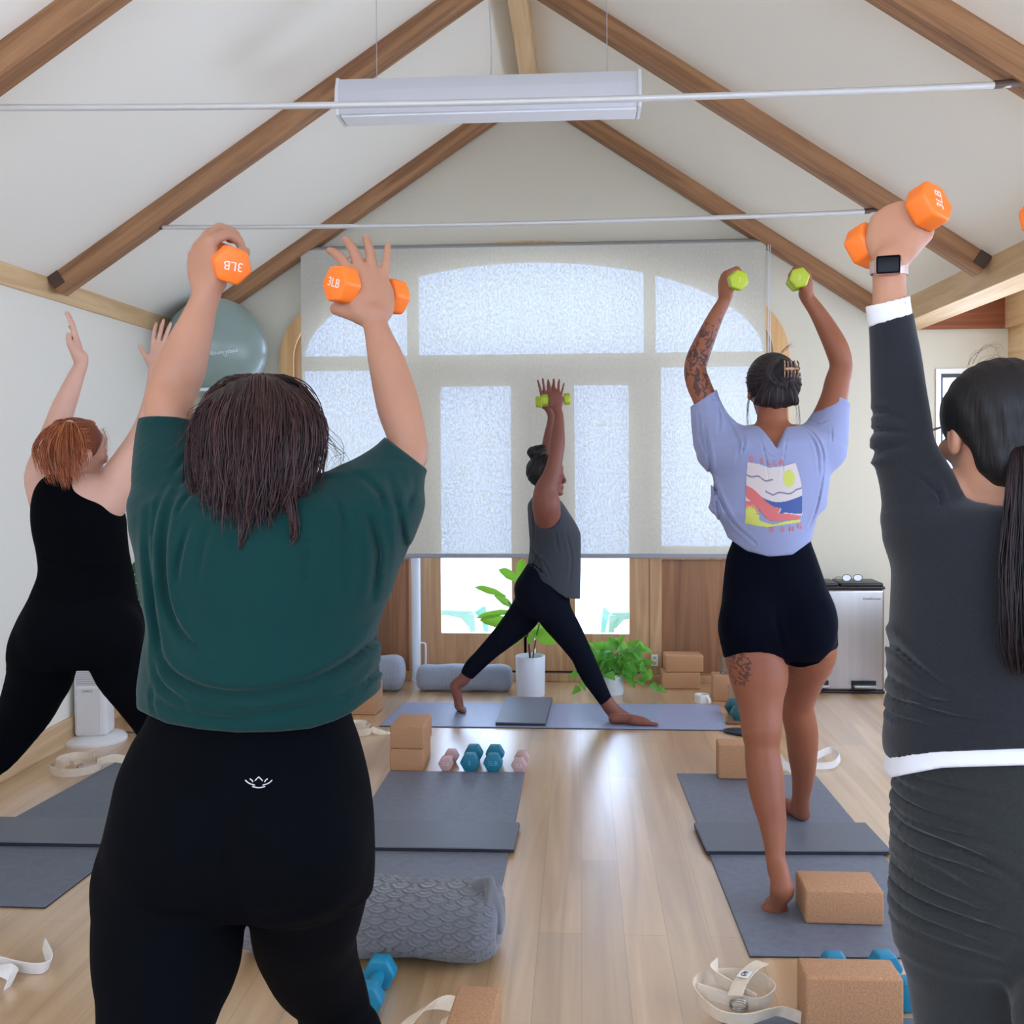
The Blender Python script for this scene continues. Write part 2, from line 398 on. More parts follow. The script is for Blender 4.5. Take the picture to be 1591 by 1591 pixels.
def head_vol(vol, c, fwd, up, s=1.0, k=0.012, ears=True):
    fwd = nrm(fwd); rt = nrm(np.cross(fwd, up)); up = np.cross(rt, fwd); A = (rt, fwd, up)
    L = lambda a, b, d: np.array(c, float)+s*(a*rt+b*fwd+d*up)
    E = lambda p, r, kk=k: vol.add(ell(L(*p), np.array(r)*s, A), kk)
    E((0, -.012, .030), (.074, .093, .084)); E((0, .022, -.030), (.058, .066, .082)); E((0, .048, -.082), (.036, .034, .030), .02)
    E((0, .070, .040), (.050, .022, .030), .02)
    vol.add(limb([(*L(0, .088, .012), s*.008), (*L(0, .100, -.014), s*.0085), (*L(0, .106, -.027), s*.0085), (*L(0, .094, -.036), s*.008)], n=2), .010)
    for q in (-1, 1):
        E((q*.012, .098, -.031), (.008, .009, .007), .006)
        E((q*.044, .062, -.018), (.022, .024, .018), .018)
        vol.sub(ell(L(q*.031, .101, .006), np.array((.018, .014, .010))*s, A), .012)
        E((q*.031, .080, .005), (.013, .012, .0115), .004)
        if ears:
            E((q*.076, -.010, -.010), (.010, .019, .030), .006); vol.sub(ell(L(q*.086, -.006, -.008), np.array((.006, .010, .017))*s, A), .004)
    E((0, .091, -.058), (.021, .0085, .0065), .008); E((0, .087, -.068), (.018, .009, .0065), .008)
    vol.sub(ell(L(0, .104, -.0625), np.array((.020, .006, .0012))*s, A), .003)
    E((0, .084, -.094), (.018, .013, .014), .012)
    return L, A

def eyes(parent, L, s=1.0):
    for q in (-1, 1):
        b = MB(); p = L(q*.031, .0785, .005); t = bmesh.new(); bmesh.ops.create_icosphere(t, subdivisions=3, radius=.0098*s); t.transform(Matrix.Translation(Vector(p))); b.merge(t)
        e = b.build('eye', mat('eye_white', (196, 186, 178), .4), parent, smooth=60); e.matrix_parent_inverse = Matrix.Translation(-Vector(parent.location))
        b = MB(); p = L(q*.031, .0845, .005); t = bmesh.new(); bmesh.ops.create_icosphere(t, subdivisions=2, radius=.0050*s); t.transform(Matrix.Translation(Vector(p))); b.merge(t)
        b.build('iris', mat('eye_dark', (40, 26, 20), .2), e, smooth=60)

def strands(name, bundles, m, parent=None, r=0.0011, seed=3, taper=0.35, sides=3, flat=1.0):
    """bundles: (n, rows of (x, y, z, spread), options) -> tapering locks in one mesh"""
    g = np.random.default_rng(seed); VV = []; FF = []; base = 0
    for bd in bundles:
        n, rows = bd[0], bd[1]; op = bd[2] if len(bd) > 2 else {}
        G = cr(rows, 4); m_ = len(G); wob = op.get('wob', 0.004); rr = op.get('r', r); lmin = op.get('lmin', 0.8)
        D = np.gradient(G[:, :3], axis=0); D /= np.linalg.norm(D, axis=1)[:, None]+1e-9
        ref = np.array(op.get('ref', (1, 0, 0)), float); N = ref-D*(D@ref)[:, None]; N /= np.linalg.norm(N, axis=1)[:, None]+1e-9; B = np.cross(D, N)
        for _ in range(n):
            rad = math.sqrt(g.random()) if not op.get('shell') else 0.75+0.25*g.random(); th = g.random()*2*math.pi
            if 'arc' in op: th = op['arc'][0]+(op['arc'][1]-op['arc'][0])*g.random()
            tw = g.normal(0, op.get('twist', 0.25)); sq = op.get('squash', 1.0)
            t = np.linspace(0, 1, m_); a = th+tw*t; off = G[:, 3]*rad
            C = G[:, :3]+N*(off*np.cos(a))[:, None]+B*(off*np.sin(a)*sq)[:, None]
            ph = g.random(3)*6.28; fr = g.uniform(1.0, 3.0, 3); C = C+np.stack([np.sin(t*fr[i]*6.28+ph[i]) for i in range(3)], 1)*wob*t[:, None]
            C = C+(g.normal(0, 1, 3)*op.get('stray', 0.0))[None, :]*(t**2)[:, None]
            cut = g.uniform(lmin, 1.0); e = max(4, int(m_*cut)); C = C[:e]
            w = rr*g.uniform(0.6, 1.4)*(1-(1-taper)*np.linspace(0, 1, e)**2); w[-1] *= 0.2
            d = np.gradient(C, axis=0); d /= np.linalg.norm(d, axis=1)[:, None]+1e-9
            n1 = np.cross(d, g.normal(0, 1, 3)); n1 /= np.linalg.norm(n1, axis=1)[:, None]+1e-9; n2 = np.cross(d, n1)
            ring = [C+(n1*math.cos(2*math.pi*q/sides)+n2*math.sin(2*math.pi*q/sides)*flat)*w[:, None] for q in range(sides)]
            V = np.stack(ring, 1).reshape(-1, 3); VV.append(V)
            i = np.arange(e-1)[:, None]*sides; q = np.arange(sides)[None, :]; q2 = (q+1) % sides
            FF.append((np.stack([i+q, i+q2, i+sides+q2, i+sides+q], -1).reshape(-1, 4)+base)); base += len(V)
    V = np.concatenate(VV); Q = np.concatenate(FF)
    me = bpy.data.meshes.new(name); me.vertices.add(len(V)); me.vertices.foreach_set('co', V.astype(np.float32).ravel())
    me.loops.add(len(Q)*4); me.loops.foreach_set('vertex_index', Q.ravel().astype(np.int32))
    me.polygons.add(len(Q)); me.polygons.foreach_set('loop_start', np.arange(0, len(Q)*4, 4, dtype=np.int32)); me.polygons.foreach_set('loop_total', np.full(len(Q), 4, np.int32))
    me.update(calc_edges=True)
    return link(name, me, m, parent, smooth=True)
# ================================================================ THE ROOM
XL, XR, YF, YB = -2.52, 1.87, 6.45, -1.6
APX, APZ, SL = -0.286, 3.738, 0.666
def cz(x): return APZ-SL*abs(x-APX)
def wx(u, v=800): return float(P(u, v, YF)[0])
def wz(v, u=850): return float(P(u, v, YF)[2])
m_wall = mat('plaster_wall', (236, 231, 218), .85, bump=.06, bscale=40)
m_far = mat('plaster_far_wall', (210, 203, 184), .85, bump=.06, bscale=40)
m_ceil = mat('plaster_ceiling', (243, 238, 226), .9, bump=.08, bscale=25)
m_beam = wood('fir_beam', (170, 124, 84), (130, 88, 56), .55, 'x', 1.0)
m_plate = wood('pine_plate', (226, 192, 146), (206, 168, 122), .5, 'y', 1.0)
m_doorw = wood('fir_door', (204, 164, 122), (178, 132, 92), .45, 'z', 1.0)
m_panel = wood('cedar_panel', (176, 124, 84), (142, 94, 60), .5, 'z', .6, planks=(.085, 3.0), pvar=.62)
m_header = wood('cedar_header', (150, 84, 48), (122, 64, 34), .5, 'x', 1.0)

# floor: pale oak boards along the room
m_floor = wood('oak_floor', (220, 180, 132), (190, 147, 98), .33, 'y', .55, planks=(.125, 1.5), coat=1.0, coatr=.31, bump=.30)
m_floor.node_tree.nodes['Principled BSDF'].inputs['Coat IOR'].default_value = 2.1
m_floor.node_tree.nodes['Principled BSDF'].inputs['IOR'].default_value = 1.75
struct(mesh('floor', [(-2.6, YB-.1, 0), (2.9, YB-.1, 0), (2.9, YF+.12, 0), (-2.6, YF+.12, 0), (-2.6, YB-.1, -.1), (2.9, YB-.1, -.1), (2.9, YF+.12, -.1), (-2.6, YF+.12, -.1)],
     [(0, 1, 2, 3), (7, 6, 5, 4), (0, 4, 5, 1), (1, 5, 6, 2), (2, 6, 7, 3), (3, 7, 4, 0)], m_floor))

# arched opening
ACX, AA, AB, ASZ = -.305, 1.535, .665, 2.035
def arch(x, a=AA, b=AB):
    t = 1-((x-ACX)/a)**2
    return ASZ+b*math.sqrt(max(t, 0)) if t > 0 else None
def strip_wall(name, xs, ivs, y0, y1, m):
    V = []; Fc = []
    def quad(*p): i = len(V); V.extend(p); Fc.append((i, i+1, i+2, i+3))
    for a, b in zip(xs, xs[1:]):
        mid = (a+b)/2
        for k in range(len(ivs(mid, mid))):
            lo0, hi0 = ivs(mid, a)[k]; lo1, hi1 = ivs(mid, b)[k]
            quad((a, y0, lo0), (b, y0, lo1), (b, y0, hi1), (a, y0, hi0)); quad((b, y1, lo1), (a, y1, lo0), (a, y1, hi0), (b, y1, hi1))
            quad((a, y1, lo0), (b, y1, lo1), (b, y0, lo1), (a, y0, lo0)); quad((a, y0, hi0), (b, y0, hi1), (b, y1, hi1), (a, y1, hi0))
    return mesh(name, V, Fc, m)
def iv_far(mid, x):
    top = max(cz(x)+.05, 2.45) if mid > XR else cz(x)+.05
    if abs(mid-ACX) < AA:
        xx = min(max(x, ACX-AA), ACX+AA); z = arch(xx) or ASZ
        return [(z, top)]
    if 2.20 < mid < 2.56: return [(0, .95), (1.90, top)]
    return [(0, top)]
xs = sorted(set([-2.62, ACX-AA, ACX+AA, XR, 2.20, 2.56, 2.9]+[ACX-AA*math.cos(t) for t in np.linspace(0, math.pi, 49)]))
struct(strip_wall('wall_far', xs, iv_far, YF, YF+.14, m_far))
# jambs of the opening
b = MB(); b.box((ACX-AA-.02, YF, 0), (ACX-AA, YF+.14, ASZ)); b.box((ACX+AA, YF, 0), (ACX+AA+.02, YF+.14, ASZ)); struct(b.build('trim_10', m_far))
def box_struct(name, lo, hi, m, bev=0): b = MB(); b.box(lo, hi, bev); return struct(b.build(name, m))
box_struct('wall_left', (XL-.12, YB, 0), (XL, YF, 2.24), m_wall)
# back wall with its window
m_bw = m_wall
def iv_back(mid, x):
    top = max(cz(x)+.05, 2.45) if mid > XR else cz(x)+.05
    return [(0, .9), (2.75, top)] if -2.1 < mid < 1.5 else [(0, top)]
struct(strip_wall('wall_back', [-2.62, -2.1, APX, 1.5, XR, 2.9], iv_back, YB-.12, YB, m_bw))
# right wall of the side bay: low wall, corner post, upper band
XW = 2.62
b = MB(); b.box((XW, YB, 0), (XW+.1, 5.9, .72)); b.box((XW, YB, 2.02), (XW+.1, 5.9, 2.45)); b.box((XW, 3.75, .7), (XW+.1, 4.35, 2.1)); b.box((XW, YB, .7), (XW+.1, .15, 2.1)); struct(b.build('wall_right', m_wall))
struct(MB().box((XW-.02, 5.9, 0), (XW+.1, YF, 2.18)).build('trim_11', m_plate)); struct(MB().box((XW-.05, YB, 2.17), (XW, YF-.02, 2.39)).build('trim_12', m_plate))
struct(MB().box((2.05, YF-.03, 2.17), (XW, YF, 2.39)).build('trim_13', m_header))
for i, (a, c) in enumerate(((.15, 3.75), (4.35, 5.9))):
    b = MB()
    for y in np.linspace(a, c, 4 if i == 0 else 3): b.box((XW+.01, y-.025, .72), (XW+.07, y+.025, 2.02))
    b.box((XW+.01, a, .70), (XW+.07, c, .77)); b.box((XW+.01, a, 1.97), (XW+.07, c, 2.03)); w = struct(b.build('window_%d' % (3+i), mat('dark_frame', (52, 48, 46), .4)))
b = MB()
for x in np.linspace(-2.1, 1.5, 5): b.box((x-.03, YB-.09, .9), (x+.03, YB-.03, 2.75))
b.box((-2.1, YB-.09, .88), (1.5, YB-.03, .95)); b.box((-2.1, YB-.09, 2.70), (1.5, YB-.03, 2.77)); struct(b.build('window_5', m_doorw))
# sloped ceiling and the flat ceiling of the bay
t = .10; xa, xb = XL-.1, XR+.05
V = [(xa, YB, cz(xa)), (APX, YB, APZ), (xb, YB, cz(xb)), (xa, YF, cz(xa)), (APX, YF, APZ), (xb, YF, cz(xb))]; V += [(x, y, z+t) for x, y, z in V]
struct(mesh('ceiling', V, [(0, 3, 4, 1), (1, 4, 5, 2), (6, 7, 10, 9), (7, 8, 11, 10), (0, 6, 9, 3), (2, 5, 11, 8)], m_ceil))
box_struct('ceiling_bay', (2.0, YB, 2.39), (XW+.1, YF, 2.47), m_ceil)
# plates
box_struct('trim_1', (XL, YB, 2.165), (XL+.02, YF, cz(XL+.02)+.02), m_plate, .002)
b = MB(); b.box((XR, YB, 2.165), (XR+.19, YF, 2.32), .003); struct(b.build('trim_2', m_plate))
# ridge beam
struct(MB().box((APX-.045, YB, 3.56), (APX+.045, YF, 3.72), .004).build('trim_3', m_plate))
# rafters in three pairs, one per truss, with steel shoes at the foot
m_shoe = mat('rusted_steel', (92, 74, 66), .5, .6); k = 4
for yL, yR, th in ((6.385, 6.385, .09), (4.77, 4.87, .09), (3.20, 3.30, .09), (1.6, 1.7, .09), (0.0, 0.1, .09)):
    for sd, yy in ((-1, yL), (1, yR)):
        ang = math.atan(SL); L = (XL+.02-APX)/math.cos(ang)*-1 if sd < 0 else (XR-APX)/math.cos(ang)
        d = Vector((sd*math.cos(ang), 0, -math.sin(ang))); n = Vector((sd*math.sin(ang)*1.0, 0, math.cos(ang)))
        M4 = frame_m(Vector((APX, yy, APZ))-n*.045, d, Vector((0, 1, 0)), d.cross(Vector((0, 1, 0))))
        b = MB(); b.box((-.03, -th/2, -.048), (L+.005, th/2, .048), .004)
        ob = b.build('trim_%d' % (20+k), m_beam); ob.matrix_world = M4; struct(ob); k += 1
        if yy < 6:
            s = MB(); s.box((L-.055, -th/2-.006, -.056), (L+.004, -th/2, .02)); s.box((L-.055, th/2, -.056), (L+.004, th/2+.006, .02)); s.box((L-.055, -th/2-.006, -.056), (L+.004, th/2+.006, -.049))
            if sd > 0:   # local z flips on the other slope
                s = MB(); s.box((L-.055, -th/2-.006, -.02), (L+.004, -th/2, .056)); s.box((L-.055, th/2, -.02), (L+.004, th/2+.006, .056)); s.box((L-.055, -th/2-.006, .049), (L+.004, th/2+.006, .056))
            so = s.build('steel_shoe', m_shoe, ob)
# the sign of local z differs per slope: make sure shoes hug the underside
# baseboards
m_base = wood('baseboard_oak', (214, 182, 140), (196, 160, 118), .5, 'y', 1.0)
box_struct('baseboard_left', (XL, YB, 0), (XL+.015, YF, .13), m_base, .002)
box_struct('baseboard_far_left', (XL+.015, YF-.015, 0), (ACX-AA-.06, YF, .10), m_doorw, .002)
box_struct('baseboard_far_right', (ACX+AA+.06, YF-.015, 0), (XW, YF, .10), m_wall, .002)

# arched window and doors
m_glass = bpy.data.materials.new('clear_glass'); m_glass.use_nodes = True; nt = m_glass.node_tree; nt.nodes.clear()
o_ = nt.nodes.new('ShaderNodeOutputMaterial'); mx_ = nt.nodes.new('ShaderNodeMixShader'); tr_ = nt.nodes.new('ShaderNodeBsdfTransparent'); gl_ = nt.nodes.new('ShaderNodeBsdfGlossy'); gl_.inputs['Roughness'].default_value = .02
mx_.inputs[0].default_value = .06; nt.links.new(tr_.outputs[0], mx_.inputs[1]); nt.links.new(gl_.outputs[0], mx_.inputs[2]); nt.links.new(mx_.outputs[0], o_.inputs[0])
def band(b, a0, b0, a1, b1, y0, y1, cx=ACX, z=ASZ, n=48):
    V = []; Fc = []
    for i in range(n+1):
        t = math.pi*i/n; c, s = math.cos(t), math.sin(t)
        V += [(cx-a0*c, y0, z+b0*s), (cx-a1*c, y0, z+b1*s), (cx-a1*c, y1, z+b1*s), (cx-a0*c, y1, z+b0*s)]
    for i in range(n):
        p, q = 4*i, 4*i+4
        for j in range(4): Fc.append((p+j, p+(j+1) % 4, q+(j+1) % 4, q+j))
    b.raw(V, Fc)
y0, y1 = YF+.03, YF+.09
GA, GB = 1.455, .60
win = MB(); band(win, AA, AB, GA, GB, y0, y1)
win.box((ACX-AA, y0, 0), (ACX-GA, y1, ASZ)); win.box((ACX+GA, y0, 0), (ACX+AA, y1, ASZ))
zt0, zt1 = wz(571), wz(549)
win.box((ACX-GA-.01, y0+.002, zt0), (ACX+GA+.01, y1-.002, zt1))
for ua, ub in ((633, 650), (1002, 1020)): win.box((wx(ua), y0+.003, zt1-.01), (wx(ub), y1-.003, arch((wx(ua)+wx(ub))/2, GA, GB)+.02))
win.box((wx(633), y0+.001, .046), (wx(655), y1, zt0+.01)); win.box((wx(1010), y0-.01, .046), (wx(1028), y1, zt0+.01)); win.box((wx(640), y0+.004, wz(592)), (wx(1020), y1-.004, zt0+.012))
win.box((ACX-GA-.01, y0+.003, .76), (wx(640), y1-.003, .84)); win.box((wx(1020), y0+.003, .76), (ACX+GA+.01, y1-.003, .84))
W1 = struct(win.build('window_1', m_doorw))
pn = MB(); pn.box((ACX-AA+.02, y0+.015, .03), (wx(634), y0+.04, .77)); pn.box((wx(1027), y0+.015, .03), (ACX+AA-.02, y0+.04, .77)); pn.build('lower_panel', m_panel, W1)
gl = MB()
gl.box((ACX-GA, y0+.028, .84), (wx(633), y0+.032, zt0)); gl.box((wx(1020), y0+.028, .84), (ACX+GA, y0+.032, zt0))
pts = [(ACX-GA*math.cos(t), ASZ+GB*math.sin(t)) for t in np.linspace(0, math.pi, 40)]
V = [(x, y0+.03, z) for x, z in pts]; gl.raw(V, [tuple(range(len(V)))]); gl.build('window_glass', m_glass, W1)
def leaf(name, u0, u1, g0, g1, knob):
    b = MB(); zt, zb, gt, gb = wz(593), .055, wz(598), wz(986)
    b.box((wx(u0), y0, zb), (wx(g0), y1, zt)); b.box((wx(g1), y0, zb), (wx(u1), y1, zt)); b.box((wx(g0), y0, zb), (wx(g1), y1, gb)); b.box((wx(g0), y0, gt), (wx(g1), y1, zt))
    o = struct(b.build(name, m_doorw)); g = MB(); g.box((wx(g0)-.005, y0+.028, gb-.005), (wx(g1)+.005, y0+.032, gt+.005)); g.build('door_glass', m_glass, o)
    h = MB(); x = wx(knob); h.box((x-.012, y0-.004, .93), (x+.012, y0, 1.13), .002); h.tube([(x, y0, 1.05), (x, y0-.05, 1.05), (x+(.09 if knob < 840 else -.09), y0-.055, 1.05)], .008); h.build('door_handle', mat('black_metal', (24, 24, 26), .35, .7), o)
    f = MB(); x = wx(846 if knob > 840 else 815); f.box((x-.008, y0-.012, .08), (x+.008, y0, .30), .003); f.build('flush_bolt', MATS['black_metal'], o)
    return o
leaf('door_1', 655, 829, 683, 794, 822); leaf('door_2', 830, 1010, 893, 978, 838)
sill = MB(); sill.box((ACX-AA, YF-.03, 0), (ACX+AA, YF+.14, .045), .004); struct(sill.build('trim_4', m_doorw))
box_struct('trim_5', (wx(655), y0-.004, .045), (wx(1010), y0+.06, .056), mat('dark_rubber', (18, 18, 22), .7))
tr = MB(); band(tr, AA+.055, AB+.05, AA-.035, AB-.035, YF-.028, YF); tr.box((ACX-AA-.055, YF-.028, 0), (ACX-AA+.035, YF, ASZ)); tr.box((ACX+AA-.035, YF-.028, 0), (ACX+AA+.055, YF, ASZ))
struct(tr.build('trim_6', wood('arch_trim', (222, 178, 122), (204, 154, 98), .45, 'z', .8)))
# small window in the bay
f = MB(); f.box((2.17, YF-.012, .92), (2.20, YF-.0005, 1.93)); f.box((2.56, YF-.012, .92), (2.59, YF-.0005, 1.93)); f.box((2.20, YF-.011, 1.90), (2.56, YF-.0005, 1.93)); f.box((2.20, YF-.011, .92), (2.56, YF-.0005, .95))
w2 = struct(f.build('window_2', mat('white_vinyl', (238, 238, 238), .4))); f = MB(); f.box((2.201, YF+.02, .951), (2.222, YF+.06, 1.899)); f.box((2.538, YF+.02, .951), (2.559, YF+.06, 1.899)); f.box((2.222, YF+.021, 1.878), (2.538, YF+.059, 1.899)); f.box((2.222, YF+.021, .951), (2.538, YF+.059, .972)); f.build('window_sash', mat('dark_sash', (60, 58, 60), .4), w2)
f = MB(); f.box((2.2, YF+.038, .95), (2.56, YF+.042, 1.9)); f.build('window_glass', m_glass, w2)
# outlet cover on the door post
ot = empty('wall_outlet', (0, 0, 0), 0, 'small white outlet cover on the wooden post right of the doors', 'outlet')
c = P(1017, 1026, y0-.012); b = MB(); b.box((c[0]-.022, y0-.016, c[2]-.036), (c[0]+.022, y0-.01, c[2]+.036), .002); b.build('cover_plate', mat('white_plastic', (236, 236, 234), .4), ot)
b = MB(); [b.box((c[0]-.010, y0-.0175, c[2]+s-.009), (c[0]+.010, y0-.0155, c[2]+s+.009), .001) for s in (-.017, .017)]; b.build('socket', mat('socket_gray', (190, 190, 190), .5), ot)

# patio outside
m_patio = mat('patio_concrete', (226, 226, 222), .8, bump=.05, bscale=30)
struct(MB().box((-8, YF+.14, -.16), (8, 16, -.06)).build('floor_patio', m_patio))
por = bpy.data.lights.new('daylight_portal', 'AREA'); por.shape = 'RECTANGLE'; por.size, por.size_y = 3.1, 2.75; por.cycles.is_portal = True
po = bpy.data.objects.new('daylight_portal', por); COL.objects.link(po); po.location = (ACX, YF+.16, 1.38); po.rotation_euler = (math.radians(-90), 0, 0)

# ---------------------------------------------------------------- roller shade
YS = 6.35
sh = empty('roller_shade', P(828, 388, YS), 0, 'large pale translucent roller shade pulled down over the arched window', 'window shade')
sl = Vector(sh.location)
def S(p): return [p[i]-sl[i] for i in range(3)]
tl, trr, bl, br_ = P(467, 392, YS), P(1190, 373, YS), P(467, 870, YS), P(1190, 862, YS)
x0s, x1s = tl[0], trr[0]; zts = (tl[2]+trr[2])/2; zbs = float(P(850, 866, YS)[2])
m_sh = bpy.data.materials.new('shade_fabric'); m_sh.use_nodes = True; nt = m_sh.node_tree; nt.nodes.clear(); Lk = nt.links
o_ = nt.nodes.new('ShaderNodeOutputMaterial'); tc = nt.nodes.new('ShaderNodeTexCoord')
df = nt.nodes.new('ShaderNodeBsdfDiffuse'); df.inputs[0].default_value = (*srgb((200, 196, 184)), 1)
tl_ = nt.nodes.new('ShaderNodeBsdfTranslucent'); tl_.inputs[0].default_value = (*srgb((244, 222, 186)), 1)
tp = nt.nodes.new('ShaderNodeBsdfTransparent'); tp.inputs[0].default_value = (.58, .76, 1, 1)
m1 = nt.nodes.new('ShaderNodeMixShader'); m1.inputs[0].default_value = .13; Lk.new(df.outputs[0], m1.inputs[1]); Lk.new(tl_.outputs[0], m1.inputs[2])
m2 = nt.nodes.new('ShaderNodeMixShader'); Lk.new(m1.outputs[0], m2.inputs[1]); Lk.new(tp.outputs[0], m2.inputs[2]); Lk.new(m2.outputs[0], o_.inputs[0])
ns = nt.nodes.new('ShaderNodeTexNoise'); ns.inputs['Scale'].default_value = 85; ns.inputs['Detail'].default_value = 2; ns.inputs['Roughness'].default_value = .8
mp = nt.nodes.new('ShaderNodeMapping'); mp.inputs['Scale'].default_value = (1, 1, .55); Lk.new(tc.outputs['Object'], mp.inputs[0]); Lk.new(mp.outputs[0], ns.inputs['Vector'])
ns2 = nt.nodes.new('ShaderNodeTexNoise'); ns2.inputs['Scale'].default_value = 3; mp2 = nt.nodes.new('ShaderNodeMapping'); mp2.inputs['Scale'].default_value = (8, 1, .4); Lk.new(tc.outputs['Object'], mp2.inputs[0]); Lk.new(mp2.outputs[0], ns2.inputs['Vector'])
ad = nt.nodes.new('ShaderNodeMath'); ad.operation = 'MULTIPLY_ADD'; ad.inputs[1].default_value = .12; Lk.new(ns2.outputs['Fac'], ad.inputs[0]); Lk.new(ns.outputs['Fac'], ad.inputs[2])
mr = nt.nodes.new('ShaderNodeMapRange'); mr.inputs['From Min'].default_value = .49; mr.inputs['From Max'].default_value = .64; mr.inputs['To Min'].default_value = .03; mr.inputs['To Max'].default_value = .105; Lk.new(ad.outputs[0], mr.inputs['Value']); Lk.new(mr.outputs[0], m2.inputs[0])
mesh('fabric', [S((x0s, YS, zbs+.018)), S((x1s, YS, zbs+.018)), S((x1s, YS, zts)), S((x0s, YS, zts))], [(0, 1, 2, 3)], m_sh, sh)
m_al = mat('brushed_aluminium', (176, 178, 182), .35, .85)
b = MB(); b.box(S((x0s-.005, YS-.010, zbs-.004)), S((x1s+.005, YS+.010, zbs+.022)), .004); b.build('bottom_bar', mat('shade_bar', (150, 152, 160), .45, .3), sh)
b = MB(); b.tube([S((x0s-.05, YS+.03, zts+.005)), S((x1s+.02, YS+.03, zts+.005))], .022, 20); b.build('roller_tube', mat('roller_gray', (150, 150, 148), .5, .3), sh, smooth=40)
for x in (x0s-.045, x1s+.012):
    b = MB(); b.box(S((x-.004, YS-.002, zts-.035)), S((x+.004, YF-.001, zts+.04)), .002); b.tube([S((x-.008, YS+.03, zts+.005)), S((x+.012, YS+.03, zts+.005))], .030, 18); b.build('bracket', m_al, sh, smooth=40)
b = MB(); xx = x1s+.018
for q in (-.006, .006): b.tube([S((xx+q, YS-.01, zts-.02)), S((xx+q, YS-.01, 1.2))], .0022, 6)
b.build('pull_chain', mat('chain_white', (215, 215, 215), .4), sh); b = MB(); b.box(S((xx-.012, YS-.02, 1.17)), S((xx+.012, YS, 1.24)), .004); b.build('chain_weight', MATS['white_plastic'], sh)

# white tube standing left of the doors
c = PF(645, 1046); c[1] = 6.41; c[0] = float(P(646, 900, 6.41)[0])
wt = empty('white_pole', (c[0], c[1], 0), 0, 'white metal pole standing on the floor just left of the glass doors', 'pole')
b = MB(); b.tube([(0, 0, .012), (0, 0, .80)], .030, 28); b.build('pole_tube', mat('white_enamel', (228, 234, 244), .25, coat=.5), wt, smooth=40)
b = MB(); b.lathe([(0, 0), (.035, 0), (.035, .012), (.032, .016), (0, .016)], 24); b.build('foot_cap', MATS['white_enamel'], wt, smooth=40)
b = MB(); b.tube(cr([(.03, 0, .24), (.055, 0, .235), (.06, 0, .2), (.058, 0, .10), (.04, 0, .07)], 5), .006, 8); b.build('side_handle', MATS['white_enamel'], wt, smooth=60)

# ---------------------------------------------------------------- tie rods
for y, ua, va, ub, vb, lab in ((4.79, 237, 353, 1360, 328, 'white steel tie rod spanning the middle rafters above the shade'), (3.22, -60, 171, 1570, 131, 'nearer white steel tie rod crossing in front of the hanging light')):
    a, c = P(ua, va, y), P(ub, vb, y+.06)
    if ua < 0: a = np.array([-2.0, y, c[2]+.0])
    mid = (a+c)/2; T = empty('tie_rod', mid, 0, lab, 'tie rod', 'tie rods between the rafters')
    b = MB(); pp = [a+(c-a)*t-np.array((0, 0, .02*4*t*(1-t)))-mid for t in np.linspace(0, 1, 25)]; b.tube(pp, .0105, 12); b.build('rod', mat('painted_rod', (205, 203, 200), .4, .2), T, smooth=60)
    for e, sg in ((a, -1), (c, 1)):
        b = MB(); q = e-mid; b.tube([q+np.array((-sg*.05, 0, 0)), q+np.array((sg*.02, 0, .004)), q+np.array((sg*.05, 0, .03))], [.013, .013, .009], 10); b.build('clevis', m_shoe, T, smooth=50)

# ---------------------------------------------------------------- hanging light
yF = 4.2; a, c = P(527, 128, yF), P(995, 121, yF); zb = float(P(760, 182, yF)[2]); zt = float(P(760, 124, yF)[2]); L = (c[0]-a[0]); cx = (a[0]+c[0])/2
fx = empty('pendant_light', (cx, yF, zt), 0, 'long white linear light fixture hanging on thin wires below the ridge', 'ceiling light')
m_fx = mat('fixture_white', (206, 206, 210), .45); h = zt-zb
prof = [(-.055, 0), (.055, 0), (.075, -h*.35), (.085, -h*.8), (.07, -h*.98), (-.07, -h*.98), (-.085, -h*.8), (-.075, -h*.35)]
R = frame_m((0, 0, 0), (0, 1, 0), (0, 0, 1), (1, 0, 0))
b = MB(); b.prism(prof, -L/2+.012, L/2-.012, R, .004); b.build('housing', m_fx, fx, smooth=30)
b = MB(); b.box((-L/2+.02, -.060, -h-.004), (L/2-.02, .060, -h+.006), .003); b.build('diffuser', mat('diffuser', (232, 232, 236), .5), fx)
prof2 = [(x*1.1, z*1.05+.004) for x, z in prof]
for s in (-1, 1): b = MB(); b.prism(prof2, *((-L/2, -L/2+.014) if s < 0 else (L/2-.014, L/2)), R, .003); b.build('end_cap', mat('fixture_cap', (222, 222, 224), .35), fx, smooth=30)
for u, thick in ((585, .0016), (762, .003), (943, .0016)):
    x = float(P(u, 60, yF)[0])-cx; topz = cz(x+cx)-zt-.002
    if abs(x+cx-APX) < .06: topz = 3.56-zt
    b = MB(); b.tube([(x, 0, .0)]+[(x+(.004*math.sin(i*1.3) if thick > .002 else 0), 0, topz*i/8) for i in range(1, 8)]+[(x, 0, topz)], thick, 6); b.build('power_cord' if thick > .002 else 'hanging_wire', mat('wire_gray', (178, 178, 178), .4), fx)
